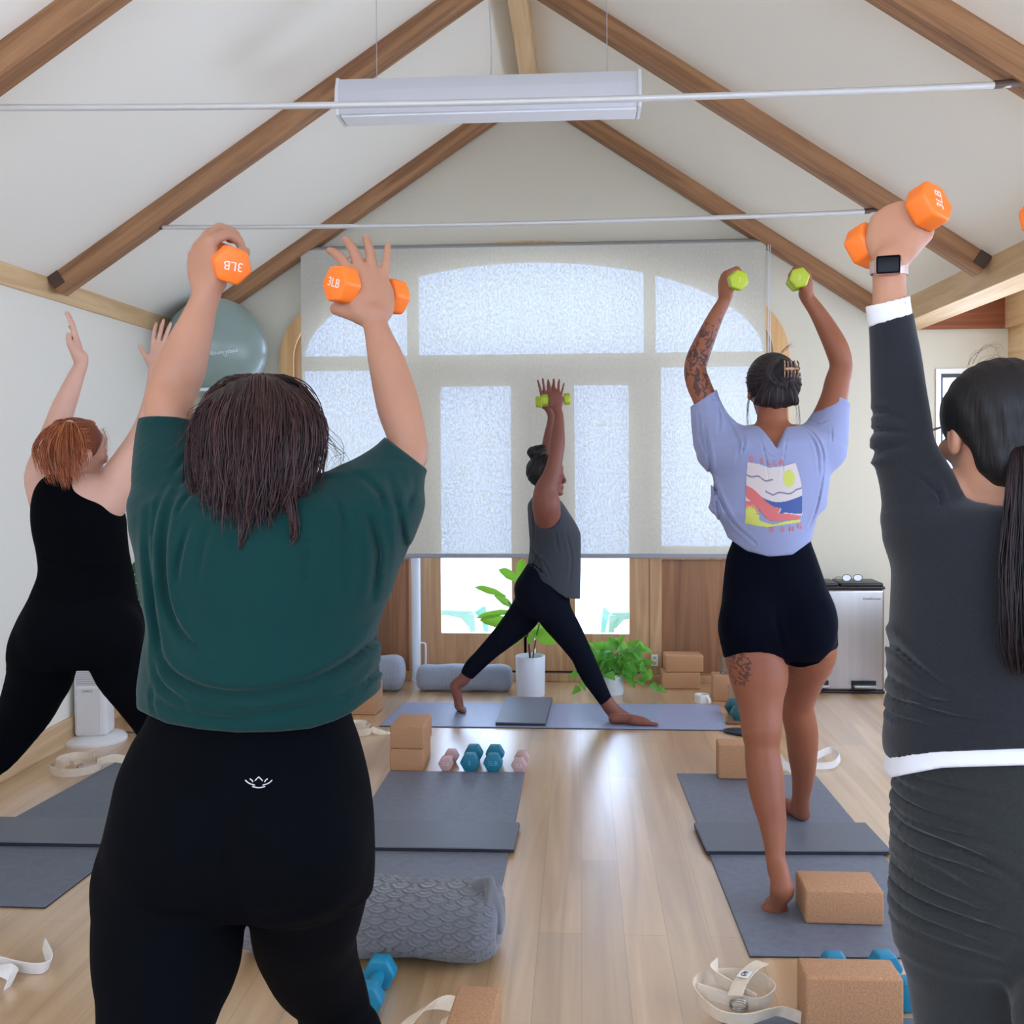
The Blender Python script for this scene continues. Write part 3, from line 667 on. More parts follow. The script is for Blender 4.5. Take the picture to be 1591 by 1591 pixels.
# ================================================================ PROPS
m_mat = mat('yoga_mat_gray', (108, 112, 124), .5, bump=.35, bscale=350, var=.10, vscale=40, bdist=.0015)
m_mat_l = mat('yoga_mat_slate', (104, 109, 120), .6, bump=.35, bscale=350, var=.08, vscale=40, bdist=.0015)
m_mat_i = mat('yoga_mat_sky_sheen', (146, 154, 182), .38, bump=.3, bscale=350, var=.06, vscale=30, bdist=.0015)  # bluish sky reflection is put into the base colour
m_pad = mat('foam_pad_gray', (98, 102, 112), .45, bump=.2, bscale=200, bdist=.001)
def slab(name, corners, th, m, label, cat, group=None, z=0.0, rc=.012, wave=0.0, seed=1):
    """flat sheet from four floor corners (a, b, c, d counter-clockwise)"""
    Cn = [np.array(c, float) for c in corners]; cen = sum(Cn)/4; o = empty(name, (cen[0], cen[1], z), 0, label, cat, group)
    n = 24; g = np.random.default_rng(seed); ph = g.random(4)*6
    def pt(s, t): return Cn[0]*(1-s)*(1-t)+Cn[1]*s*(1-t)+Cn[2]*s*t+Cn[3]*(1-s)*t-cen
    V = []; Fc = []
    ss = np.concatenate([[0, .006, .02], np.linspace(.06, .94, n), [.98, .994, 1]]); N = len(ss)
    def lift(s, t): return wave*(max(0, math.sin(s*9+ph[0])*math.sin(t*5+ph[1]))*(abs(s-.5)*2)**3+max(0, math.sin(t*11+ph[2]))*(abs(t-.5)*2)**6)
    for lay in (0, 1):
        for s in ss:
            for t in ss:
                p = pt(s, t)
                e = min(s, 1-s, t, 1-t); zz = (th if lay else 0)+lift(s, t)
                if lay and e == 0: zz -= th*.25
                V.append((p[0], p[1], zz))
    I = lambda l, i, j: l*N*N+i*N+j
    for i in range(N-1):
        for j in range(N-1): Fc.append((I(1, i, j), I(1, i+1, j), I(1, i+1, j+1), I(1, i, j+1))); Fc.append((I(0, i, j), I(0, i, j+1), I(0, i+1, j+1), I(0, i+1, j)))
    for i in range(N-1):
        Fc += [(I(0, i, 0), I(0, i+1, 0), I(1, i+1, 0), I(1, i, 0)), (I(0, i+1, N-1), I(0, i, N-1), I(1, i, N-1), I(1, i+1, N-1)), (I(0, 0, i+1), I(0, 0, i), I(1, 0, i), I(1, 0, i+1)), (I(0, N-1, i), I(0, N-1, i+1), I(1, N-1, i+1), I(1, N-1, i))]
    nt_ = len(Fc)-4*(N-1); sh_ = mesh('sheet', V, Fc, [m, mat('mat_edge', (34, 34, 44), .7)], o); sh_.data.polygons.foreach_set('material_index', [0]*nt_+[1]*(len(sh_.data.polygons)-nt_)); return o
G = 'yoga mats on the floor'
slab('yoga_mat', [(-.865, 2.83), (-.262, 2.83), (-.246, 4.537), (-.85, 4.525)], .006, m_mat, 'slate gray yoga mat in the middle left, dumbbell row at its far end', 'yoga mat', G)
slab('yoga_mat', [(.468, 2.88), (1.07, 2.90), (1.025, 4.56), (.424, 4.551)], .006, m_mat, 'slate gray yoga mat under the feet of the person in lavender shirt', 'yoga mat', G)
slab('yoga_mat', [(-1.05, 5.295), (.748, 5.29), (.78, 5.84), (-1.005, 5.815)], .006, m_mat_i, 'bluish yoga mat lying crosswise under the person lunging by the doors', 'yoga mat', G)
slab('yoga_mat', [(-2.27, 3.085), (-1.665, 3.078), (-1.58, 4.70), (-2.13, 4.74)], .006, m_mat_l, 'slate yoga mat at the left edge under the person in black tank top', 'yoga mat', G)
slab('yoga_mat', [(.33, .92), (.95, .90), (.96, 2.58), (.345, 2.575)], .006, m_mat_l, 'dark slate yoga mat at the bottom right under the tangled strap', 'yoga mat', G)
G = 'knee pads laid across the mats'
slab('knee_pad', [(-.905, 3.585), (-.236, 3.592), (-.230, 3.855), (-.90, 3.85)], .016, m_pad, 'gray foam knee pad across the middle left mat', 'knee pad', G, z=.0065)
slab('knee_pad', [(.437, 3.612), (1.082, 3.640), (1.068, 3.918), (.424, 3.885)], .016, m_pad, 'gray foam knee pad beneath the lavender shirt person, across the mat', 'knee pad', G, z=.0065)
slab('knee_pad', [(-.442, 5.325), (-.182, 5.32), (-.160, 5.90), (-.428, 5.91)], .016, m_pad, 'small gray knee pad across the bluish mat by the doors', 'knee pad', G, z=.0065)
slab('knee_pad', [(-2.29, 3.56), (-1.60, 3.57), (-1.59, 3.82), (-2.27, 3.815)], .016, m_pad, 'gray foam knee pad across the mat at the left edge', 'knee pad', G, z=.0065)

# ---- cork blocks
m_cork = mat('cork', (182, 134, 96), .8, bump=.5, bscale=260, var=.20, vscale=190, bdist=.001)
def cork(x, y, w, d, h, rz, label, z=0.0):
    """x, y: front left corner"""
    o = empty('cork_block', (x, y, z), rz, label, 'yoga block', 'cork yoga blocks')
    MB().box((0, 0, 0), (w, d, h), .0075, 3).build('cork_body', m_cork, o, smooth=40); return o
cork(-.852, 4.535, .152, .229, .1015, 0, 'lower cork block of the pair left of the dumbbell row')
cork(-.849, 4.532, .152, .229, .1015, math.radians(-1), 'upper cork block of the pair left of the dumbbell row', .1018)
cork(.492, 6.24, .229, .152, .1015, 0, 'lower cork block of the pair below the right wooden panel')
cork(.512, 6.235, .229, .152, .1015, math.radians(1.5), 'upper cork block of the pair below the right wooden panel', .1018)
cork(.755, 5.93, .229, .102, .152, math.radians(-2), 'cork block standing upright behind the end of the bluish mat')
cork(.592, 4.47, .229, .102, .150, math.radians(-2), 'cork block at the far end of the right mat, behind the legs', .0065)
cork(.664, 3.085, .229, .152, .1015, math.radians(-.5), 'cork block lying flat beside the lifted heel on the right mat', .0065)
cork(.531, 2.462, .229, .102, .1515, math.radians(.5), 'large cork block at the bottom right beside the tangled strap', .0065)
cork(-.302, 2.17, .102, .229, .1515, math.radians(-3), 'cork block cut off by the bottom edge, in front of the gray bolster')
cork(P(540, 1100, 5.54)[0], 5.54, .155, .152, .165, math.radians(-6), 'cork block far left beyond the coiled cream strap, half hidden by the green shirt')

# ---- dumbbells
m_teal = mat('teal_neoprene', (18, 116, 142), .5, bump=.1, bscale=300, bdist=.0008)
m_cyan = mat('cyan_neoprene', (14, 128, 164), .5, bump=.1, bscale=300, bdist=.0008)
m_dgreen = mat('dark_green_neoprene', (16, 82, 86), .5)
m_pink = mat('pink_neoprene', (196, 160, 158), .5, bump=.1, bscale=300, bdist=.0008)
m_orange = mat('orange_neoprene', (250, 122, 34), .5, bump=.1, bscale=300, bdist=.0008)
m_lime = mat('lime_neoprene', (170, 186, 36), .45, bump=.1, bscale=300, bdist=.0008)
m_print = mat('white_print', (226, 216, 205), .6)
def dumbbell(center, axis, up, L, R, hw, m, label, text=None, group='neoprene dumbbells', roll=0, tcol=None, tup=None, ends=(1,)):
    """axis from the far to the near head"""
    ax = nrm(axis); u = nrm(np.array(up)-ax*np.dot(up, ax)); s = np.cross(u, ax)
    u2 = u*math.cos(roll)+s*math.sin(roll); s2 = np.cross(u2, ax)
    o = empty('dumbbell', center, 0, label, 'dumbbell', group); o.matrix_world = frame_m(center, s2, u2, -ax*-1)
    # local: x = side, y = up, z = axis
    Rm = np.stack([s2, u2, ax], 1)
    if np.linalg.det(Rm) < 0: s2 = -s2
    o.matrix_world = frame_m(center, s2, u2, ax)
    hexp = [(R*math.cos(math.radians(60*i)), R*math.sin(math.radians(60*i))) for i in range(6)]
    b = MB(); b.tube([(0, 0, -L/2+hw*.5), (0, 0, -L/4), (0, 0, 0), (0, 0, L/4), (0, 0, L/2-hw*.5)], [R*.36, R*.38, R*.42, R*.38, R*.36], 20); b.build('grip', m, o, smooth=50)
    for sg in (-1, 1):
        z0, z1 = (L/2-hw, L/2) if sg > 0 else (-L/2, -L/2+hw)
        b = MB(); b.prism(hexp, z0, z1, None, R*.16, 3); hd = b.build('hex_head', m, o, smooth=35)
        if text and sg in ends:
            tu = np.array(tup if tup is not None else up, float); lu = np.array([tu@s2, tu@u2, 0]); lu /= np.linalg.norm(lu); zax = np.array((0, 0, sg)); lx = np.cross(lu, zax)
            text_obj(text, R*.62, tcol or m_print, frame_m((0, 0, sg*(L/2+.0002)), lx, lu, zax), hd, .0004)
    return o
hx = math.cos(math.radians(30))
def floor_db(x, y, ang, L, R, hw, m, label, text=None, z=0.0, tcol=None):
    c = (x, y, R*hx+z+.0003); return dumbbell(c, (math.sin(ang), -math.cos(ang), 0), (0, 0, 1), L, R, hw, m, label, text, tcol=tcol)
m_tt = mat('teal_print', (110, 176, 186), .6); m_pt = mat('pink_print', (220, 194, 192), .6)
floor_db(-.596, 4.62, math.radians(-5), .150, .036, .036, m_pink, 'pale pink dumbbell beside the stacked cork blocks, leftmost of the row', '2LB', tcol=m_pt)
floor_db(-.492, 4.63, math.radians(-1), .185, .045, .048, m_teal, 'teal dumbbell next to the left pink one in the row', '5', tcol=m_tt)
floor_db(-.391, 4.63, math.radians(1), .185, .045, .048, m_teal, 'teal dumbbell second from the right in the row on the mat end', '5LB', tcol=m_tt)
floor_db(-.270, 4.61, math.radians(-3), .150, .036, .036, m_pink, 'pale pink dumbbell rightmost of the row at the mat end', '2LB', tcol=m_pt)
floor_db(P(581, 1530, 2.6)[0], 2.60, math.radians(-3), .185, .045, .048, m_cyan, 'bright teal dumbbell against the gray bolster beside the black leggings')
floor_db(P(1300, 1497, 2.73)[0], 2.685, 0, .185, .045, .048, m_cyan, 'bright teal dumbbell behind the left half of the large cork block')
floor_db(.812, 2.70, math.radians(9), .185, .045, .048, m_cyan, 'bright teal dumbbell behind the right corner of the large cork block')
floor_db(.833, 5.56, math.radians(4), .19, .048, .052, m_dgreen, 'dark green dumbbell just past the end of the bluish mat, half hidden by a leg')
floor_db(.945, 5.56, 0, .19, .048, .052, m_dgreen, 'dark green dumbbell behind the leg, next to its twin by the bluish mat')

# ---- bolsters
def scallop(u, v, R):
    """overlapping fan pattern height at cloth coordinates u, v"""
    best = np.zeros_like(u); rowh = R*.5; done = np.zeros(u.shape, bool); k0 = np.floor(v/rowh)
    for dk in (-1, 0, 1, 2):       # the lower rows lie on top
        k = k0+dk-1; off = np.where((k % 2) == 0, 0, R); cx = np.round((u-off)/(2*R))*2*R+off; d = np.hypot(u-cx, v-k*rowh)
        m = (~done) & (d < R)
        e = .5-.5*np.cos(d/R*6.283*3); e = np.where(d > R*.86, -.55, e); e = np.where(d < R*.2, 1.3, e)
        best = np.where(m, e, best); done |= m
    return best
def bolster(center, L, a, b_, rz, m, label, R=.03, amp=.0025, ends='flat', n=(200, 150)):
    o = empty('bolster', (center[0], center[1], .0068 if center[1] < 4 else 0), rz, label, 'bolster', 'quilted bolsters')
    nu, nv = n; U = np.linspace(-L/2, L/2, nu)[:, None]*np.ones((1, nv)); T = np.linspace(0, 2*math.pi, nv, endpoint=False)[None, :]*np.ones((nu, 1))
    e = np.clip((L/2-np.abs(U))/.07, 0, 1); s = .62+.38*(1-(1-e)**2.6)**.5
    ex = .8; cx = np.sign(np.cos(T))*np.abs(np.cos(T))**ex; cz_ = np.sign(np.sin(T))*np.abs(np.sin(T))**ex
    per = T/(2*math.pi)*(2*math.pi*math.sqrt((a*a+b_*b_)/2)); H = amp*scallop(U, per, R)+.004*np.sin(U*23+T*2)*e
    X = U; Y = (a*s+H)*cx; Z = b_+(b_*s+H)*cz_; Z = np.maximum(Z, .0)
    V = np.stack([X, Y, Z], -1).reshape(-1, 3); Fc = []
    for i in range(nu-1):
        for j in range(nv): Fc.append((i*nv+j, (i+1)*nv+j, (i+1)*nv+(j+1) % nv, i*nv+(j+1) % nv))
    ob = mesh('quilted_cover', V, Fc, m, o, smooth=True)
    for sg, i in ((-1, 0), (1, nu-1)):
        ring = V[i*nv:(i+1)*nv]; c = ring.mean(0); VV = [c+np.array((sg*.012, 0, 0))]; FF = []
        rr = 6
        for q in range(1, rr+1): VV += [c+(p-c)*q/rr+np.array((sg*.012*(1-(q/rr)**2), 0, 0)) for p in ring]
        for j in range(nv):
            FF.append((0, 1+j, 1+(j+1) % nv))
            for q in range(rr-1): FF.append((1+q*nv+j, 1+(q+1)*nv+j, 1+(q+1)*nv+(j+1) % nv, 1+q*nv+(j+1) % nv))
        mesh('end_panel', VV, FF, m, o, smooth=True)
    for sg in (-1, 1):
        b = MB(); b.tube([(sg*(L/2-.002), (a*.66)*math.cos(t), b_+(b_*.66)*math.sin(t)) for t in np.linspace(0, 2*math.pi, 40)], .0045, 8, cap=False); b.build('piping', m, o, smooth=60)
    return o
m_bol = mat('quilted_gray', (108, 109, 114), .85, bump=.3, bscale=500, sheen=.3, bdist=.001); m_bol2 = mat('quilted_blue_gray', (142, 148, 160), .85, bump=.3, bscale=500, sheen=.3, bdist=.001)
bo = bolster(((P(378, 1480, 2.9)[0]+P(785, 1480, 2.83)[0])/2, 2.885), .735, .145, .086, math.radians(-2), m_bol, 'large gray bolster quilted with overlapping fans, behind the black leggings', .040, .0026, n=(560, 420))
v_ = Vol((.24, -.2, .05), (.46, .16, .30), .004); v_.add(limb([(.29, .03, .150, .030), (.325, .01, .185, .018), (.340, -.01, .203, .008)], n=3), .01); v_.add(limb([(.340, -.01, .203, .008), (.366, -.05, .15, .010), (.374, -.08, .09, .010)], n=3), .012); v_.add(ell((.340, -.02, .14), (.018, .055, .05)), .02)
v_.mesh('end_flap', m_bol, bo, 3)
bolster(((P(649, 1060, 6.15)[0]+P(794, 1060, 6.15)[0])/2, 6.17), .565, .090, .075, math.radians(0), m_bol2, 'gray bolster on the floor in front of the doors, left of the white pot', .02, .002)
bolster((-1.33, 6.16), .52, .13, .10, math.radians(4), m_bol2, 'pale blue-gray bolster end showing right of the green shirt', .022, .002)

# ---- cotton straps
m_strap = mat('cotton_webbing', (226, 208, 184), .85, bump=.4, bscale=400, bdist=.001, var=.04, vscale=60)
m_strapw = mat('white_webbing', (232, 226, 220), .85, bump=.4, bscale=400, bdist=.001)
m_ring = mat('nickel_ring', (176, 170, 160), .3, .9)
def ribbon(name, rows, parent, m=None, w=.038, th=.0026, n=6):
    """rows of (x, y, z, wx, wy, wz): centre line and direction across the band"""
    R = cr(rows, n); C = R[:, :3]; Wd = R[:, 3:]; Wd /= np.linalg.norm(Wd, axis=1)[:, None]; D = np.gradient(C, axis=0); N = np.cross(D, Wd); N /= np.linalg.norm(N, axis=1)[:, None]+1e-9
    V = []
    for i in range(len(C)):
        for s, t in ((-1, -1), (1, -1), (1, 1), (-1, 1)): V.append(C[i]+Wd[i]*s*w/2+N[i]*t*th/2)
    Fc = [(4*i+j, 4*i+(j+1) % 4, 4*i+4+(j+1) % 4, 4*i+4+j) for i in range(len(C)-1) for j in range(4)]+[(3, 2, 1, 0), (len(V)-4, len(V)-3, len(V)-2, len(V)-1)]
    o = mesh(name, V, Fc, m or m_strap, parent); o.data.polygons.foreach_set('use_smooth', [False]*len(o.data.polygons)); return o
def loop(cx, cy, a, b, t0, t1, z=.020, tilt=(0, 0), rot=0, n=14, zend=None):
    out = []
    for i in range(n):
        t = math.radians(t0+(t1-t0)*i/(n-1)); x, y = a*math.cos(t), b*math.sin(t); c, s = math.cos(rot), math.sin(rot)
        zz = z if zend is None else z+(zend-z)*i/(n-1)
        out.append((cx+x*c-y*s, cy+x*s+y*c, zz, tilt[0]*math.cos(t+rot), tilt[1]*math.sin(t+rot), 1))
    return out
def rings(parent, p, r=.019, ax=(0, 1, .3)):
    for k in range(2):
        b = MB(); a = nrm(ax); x = nrm(np.cross(a, (0, 0, 1))); y = np.cross(a, x)
        b.tube([np.array(p)+a*k*.006+(x*math.cos(t)+y*math.sin(t)*.8)*r for t in np.linspace(0, 2*math.pi, 25)], .0022, 8, cap=False); b.build('d_ring', m_ring, parent, smooth=60)
m_lab = mat('label_white', (236, 232, 226), .8); m_ink = mat('label_ink', (30, 32, 62), .7)
def label_patch(parent, p, x, y, s=.026):
    z = np.cross(nrm(x), nrm(y)); M_ = frame_m(p, nrm(x), nrm(y), z)
    b = MB(); b.box((-s/2, -s/2, 0), (s/2, s/2, .0012), 0, 2, M_); lb = b.build('label_patch', m_lab, parent)
    b = MB(); r = s*.26; b.tube([np.array(M_ @ Vector((r*math.cos(t), r*math.sin(t), .0016))) for t in np.linspace(.6, 5.9, 22)], .0009, 6)
    b.tube([np.array(M_ @ Vector((-r*.1+r*.42*math.cos(t), r*.42*math.sin(t), .0016))) for t in np.linspace(-1.4, 2.6, 12)], .0009, 6)
    b.tube([np.array(M_ @ Vector((r*q, r*1.35, .0016))) for q in (-.7, 0, .7)], .0007, 6); b.build('emblem', m_ink, lb)
GS = 'cotton yoga straps'
# the big tangle at the bottom right
s1 = empty('yoga_strap', (.395, 2.605, 0), 0, 'cream cotton strap in a loose tangle beside the large cork block', 'yoga strap', GS)
b0 = .008
ribbon('webbing', [(-.105, -.01, .045+b0, .1, -.2, 1), (-.02, -.045, .040+b0, .0, -.2, 1), (.05, -.04, .03+b0, 0, -.3, 1), (.09, .02, .03+b0, .3, 0, 1), (.06, .075, .032+b0, 0, .3, 1), (-.01, .075, .040+b0, 0, .2, 1), (-.075, .045, .046+b0, -.3, .2, 1), (-.108, .0, .047+b0, -.3, 0, 1), (-.10, -.03, .03+b0, -.2, -.1, 1), (-.06, -.085, .022+b0, -.1, -.4, 1), (.0, -.10, .022+b0, 0, -.4, 1), (.06, -.075, .024+b0, .1, -.5, 1), (.095, -.07, .028+b0, .4, -.5, 1), (.15, -.10, .024+b0, .1, -.4, 1)], s1)
ribbon('webbing', [(-.045, .055, .085, 0, .2, 1), (-.06, .02, .078, -.4, .2, 1), (-.02, -.02, .066, .1, -.3, 1), (.035, -.045, .05, .1, -.4, 1)], s1)
ribbon('crossing_band', [(.072, .075, .085, .7, -.7, .1), (.045, .035, .094, .75, -.6, .15), (.02, -.005, .096, .8, -.5, .2), (-.005, -.045, .088, .8, -.5, .2), (-.02, -.075, .074, .85, -.4, .2)], s1)
label_patch(s1, (.012, -.018, .0985), (.85, -.5, .15), (.5, .82, .1), .030); rings(s1, (-.012, -.082, .052), .021, (.2, .9, .4))
# strap beside the block at the bottom centre
s2 = empty('yoga_strap', (-.352, 2.43, 0), 0, 'cream cotton strap looped on the floor in front of the gray bolster', 'yoga strap', GS)
ribbon('webbing', [(-.11, -.13, .006, .6, -.3, .3), (-.085, -.07, .03, .7, -.2, .3), (-.05, .0, .055, .8, .1, .3), (.0, .05, .062, .5, .5, .5), (.055, .045, .055, .1, .7, .6), (.09, -.01, .04, -.1, .5, .8), (.085, -.08, .03, 0, .2, 1)], s2)
ribbon('webbing', [(-.02, -.14, .02, .8, 0, .5), (.0, -.09, .032, .8, 0, .5), (.025, -.03, .04, .8, 0, .5), (.03, .02, .045, .8, 0, .5)], s2)
label_patch(s2, (.022, -.052, .047), (.9, -.1, .2), (.1, .9, .1), .026); rings(s2, (.03, -.115, .03), .019, (.3, .9, .3))
# left edge
c = PF(35, 1510); s3 = empty('yoga_strap', (c[0], c[1], 0), 0, 'pale cotton strap lying in an open bend at the left edge floor', 'yoga strap', GS)
ribbon('webbing', [(-.01, .13, .012, .2, .1, 1), (.03, .075, .018, .3, .1, 1), (.066, .025, .021, .3, 0, 1), (.072, -.005, .020, .5, -.2, 1), (.05, -.02, .020, .1, -.4, 1), (-.01, -.01, .020, 0, -.3, 1), (-.07, .01, .02, 0, -.2, 1)], s3, m_strapw)
ribbon('webbing', [(-.10, -.015, .004, .1, .8, .1), (-.06, -.035, .018, .2, .8, .3), (-.02, -.045, .026, .3, .7, .6), (.015, -.065, .020, .4, .3, 1), (.01, -.095, .018, .3, .2, 1)], s3, m_strapw)
# left, by the tower heater
c = PF(118, 1200); s4 = empty('yoga_strap', (c[0], c[1], 0.0065), 0, 'cream cotton strap coiled beside the far end of the left mat', 'yoga strap', GS)
ribbon('webbing', loop(0, .0, .105, .10, 130, 480, .021, (.2, .2)), s4); ribbon('webbing', loop(-.01, .02, .085, .075, 40, 260, .04, (-.3, .2)), s4); ribbon('webbing', [(.085, .02, .03, .2, .1, 1), (.13, .06, .04, .3, .3, .9), (.19, .07, .032, .4, .5, .6), (.24, .05, .008, .2, .9, .2)], s4)
rings(s4, (.05, -.05, .03))
# behind the green shirt
c = PF(560, 1140); s5 = empty('yoga_strap', (c[0], c[1], 0), 0, 'cream cotton strap rolled in a bundle just right of the green shirt hem', 'yoga strap', GS)
for k, (a, z) in enumerate(((.075, .02), (.055, .032), (.037, .045))): ribbon('webbing', loop(-.01, 0, a, a*.8, 20+k*50, 380+k*50, z, (.35, .35)), s5)
ribbon('webbing', [(.06, -.02, .03, .1, .1, 1), (.10, -.01, .012, .1, .5, .6), (.15, -.0, .004, 0, 1, .1), (.19, .01, .0035, 0, 1, .05)], s5, w=.03)
# right of the legs
c = PF(1270, 1195); s6 = empty('yoga_strap', (c[0], c[1], 0), 0, 'white cotton strap curling in a teardrop loop right of the lavender shirt person', 'yoga strap', GS)
ribbon('webbing', [(-.15, .06, .02, .3, .2, 1), (-.08, -.01, .020, .1, .5, 1), (0, -.02, .020, .1, .4, 1), (.07, .0, .022, .0, .2, 1), (.11, .05, .045, -.2, .1, 1), (.09, .10, .06, -.3, .2, 1), (.03, .08, .045, -.2, .2, 1), (-.04, .02, .03, -.2, .2, 1), (-.12, -.01, .022, 0, .3, 1)], s6, m_strapw, w=.030)
ribbon('webbing', [(-.20, .10, .05, .5, .3, .8), (-.17, .03, .045, .6, .2, .7), (-.16, -.02, .03, .7, .1, .5), (-.12, -.06, .014, .6, .3, .4), (-.16, -.02, .008, .6, .6, .2)], s6, m_strapw)
# rolled by the far end of the bluish mat
c = PF(1092, 1094); s7 = empty('yoga_strap', (c[0], c[1]+.04, 0), 0, 'white cotton strap in a small upright roll past the bluish mat', 'yoga strap', GS)
for a in (.040, .032, .024): ribbon('webbing', loop(0, 0, a, a, 10+a*800, 375+a*800, .024, (0, 0)), s7, m_strapw, w=.045)
ribbon('webbing', [(.02, -.03, .045, .7, .5, 0), (.035, -.04, .03, .7, .5, .1), (.04, -.045, .006, .7, .5, .2)], s7, m_strapw, w=.02)

# ---- glass tumblers, pouch, small wooden stick
def tumbler(p, r, h, label):
    o = empty('glass_tumbler', p, 0, label, 'glass'); b = MB(); b.lathe([(0, 0), (r*.86, 0), (r, h), (r-.0025, h), (r*.84, .006), (0, .006)], 24); b.build('glass_wall', mat('tumbler_glass', (240, 246, 246), .02, trans=1.0), o, smooth=40); return o
tumbler((.86, 5.80, 0), .038, .12, 'clear drinking glass on the floor behind the dark green dumbbells')
tumbler((.83, 5.975, .1525), .034, .115, 'small clear glass standing on the upright cork block')
c = PF(1150, 1140); o = empty('pouch', (c[0]+.03, c[1], 0), math.radians(-20), 'flat black pouch on the floor beside the end of the bluish mat', 'pouch')
v = Vol((-.14, -.09, -.01), (.14, .09, .05), .004); v.add(ell((0, 0, .008), (.12, .065, .014)), .01); v.add(ell((.03, .01, .016), (.07, .045, .014)), .01); v.cut(lambda X, Y, Z: .0005-Z); v.mesh('fabric_body', mat('black_nylon', (22, 30, 42), .5), o)
b = MB(); b.tube([(-.09, -.02, .02), (0, -.03, .030), (.08, -.02, .022)], .0025, 6); b.build('zipper', mat('zip_gray', (70, 80, 90), .4, .5), o)
c = PF(1142, 1130); o = empty('wooden_stick', (c[0]+.02, c[1]+.06, 0), 0, 'short brown wooden stick on the floor beside the black pouch', 'stick'); MB().box((-.06, -.012, 0), (.07, .012, .016), .004).build('stick_body', mat('dark_wood_stick', (120, 70, 44), .5), o)

# ---- stainless bin
xa_, xb_ = float(P(1236, 1000, 6.17)[0]), float(P(1375, 1000, 6.17)[0]); wB = xb_-xa_
bn = empty('trash_bin', ((xa_+xb_)/2, 6.29, 0), 0, 'wide brushed steel pedal bin with black lid rim against the far wall', 'trash bin')
m_steel = mat('brushed_steel', (176, 172, 170), .32, .9, bump=.08, bscale=30, stretch=(12, 1, .3), var=.05, vscale=3); m_blk = mat('black_plastic', (26, 26, 28), .45)
b = MB(); b.box((-wB/2, -.115, .014), (wB/2, .115, .615), .018, 4); b.build('body', m_steel, bn, smooth=40)
b = MB(); b.box((-wB/2-.002, -.12, 0), (wB/2+.002, .12, .016), .006, 3); b.build('base_ring', m_blk, bn, smooth=40)
b = MB(); b.box((-wB/2-.003, -.122, .615), (wB/2+.003, .122, .632), .007, 3); b.build('lid_rim', m_blk, bn, smooth=40)
for s in (-1, 1):
    b = MB(); b.box((.006 if s > 0 else -wB/2+.006, -.112, .630), (wB/2-.006 if s > 0 else -.006, .112, .652), .008, 3); b.build('lid', mat('lid_black', (44, 44, 46), .35, .3), bn, smooth=40)
    px_ = s*wB*.265; b = MB(); b.box((px_-.072, -.118, .018), (px_+.072, -.112, .075), .002); b.build('pedal_recess', m_blk, bn); b = MB(); b.box((px_-.065, -.165, .038), (px_+.065, -.11, .056), .006, 2); pd = b.build('pedal', m_steel, bn, smooth=40); b = MB(); b.box((px_-.06, -.160, .054), (px_+.06, -.118, .060), .002); b.build('pedal_tread', m_blk, pd)
text_obj('simplehuman', .020, mat('dark_print', (40, 40, 44), .5), frame_m((wB/2-.075, -.1156, .56), (1, 0, 0), (0, 0, 1), (0, -1, 0)), bn, .0003, 'logo_text')
o = empty('eyeglasses', (bn.location[0]+.09, 6.26, .6525), math.radians(8), 'pair of glasses lying on the lid of the steel bin', 'glasses')
for s in (-1, 1):
    b = MB(); b.tube([(s*.034+.027*math.cos(t), -.01, .022+.020*math.sin(t)) for t in np.linspace(0, 2*math.pi, 22)], .002, 6, cap=False); b.build('rim', mat('glasses_frame', (80, 76, 76), .3, .5), o, smooth=60)
    b = MB(); b.raw([(s*.034+.026*math.cos(t), -.01, .022+.019*math.sin(t)) for t in np.linspace(0, 2*math.pi, 20, endpoint=False)], [tuple(range(20))]); b.build('lens', mat('lens_white', (238, 240, 244), .15), o)
    b = MB(); b.tube([(s*.062, -.01, .026), (s*.062, .06, .022), (s*.060, .11, .004)], .0018, 6); b.build('temple_arm', MATS['glasses_frame'], o, smooth=60)

# ---- tower heater
c = P(147, 1148, 4.98); fn_ = empty('tower_heater', (c[0], 4.98, 0), math.radians(8), 'white tower heater on a round base behind the left person', 'heater')
m_fan = mat('fan_white', (226, 224, 222), .4); b = MB(); b.lathe([(0, 0), (.155, 0), (.155, .012), (.145, .022), (.06, .034), (0, .034)], 48); b.build('round_base', m_fan, fn_, smooth=40)
b = MB(); b.box((-.080, -.065, .03), (.080, .075, .60), .022, 4); b.build('tower_body', m_fan, fn_, smooth=40)
b = MB(); b.box((-.066, -.0675, .285), (.048, -.062, .56), .004); gr = b.build('grille', mat('fan_grille', (206, 202, 200), .5), fn_)
b = MB(); [b.box((-.060, -.0695, z), (.042, -.0665, z+.004)) for z in np.arange(.295, .55, .011)]; b.build('louvers', mat('fan_louver', (170, 168, 168), .5), gr)
b = MB(); b.box((-.066, -.0685, .05), (.048, -.064, .27), .004); b.build('front_panel', mat('fan_panel', (214, 210, 206), .45), fn_)
text_obj('LASKO', .017, MATS['dark_print'], frame_m((-.012, -.0688, .258), (1, 0, 0), (0, 0, 1), (0, -1, 0)), fn_, .0003, 'logo_text')
b = MB(); b.tube(cr([(.12, .06, .02), (.19, .10, .006), (.28, .12, .006), (.34, .3, .006)], 5), .004, 6); b.build('power_cord', m_blk, fn_, smooth=60)

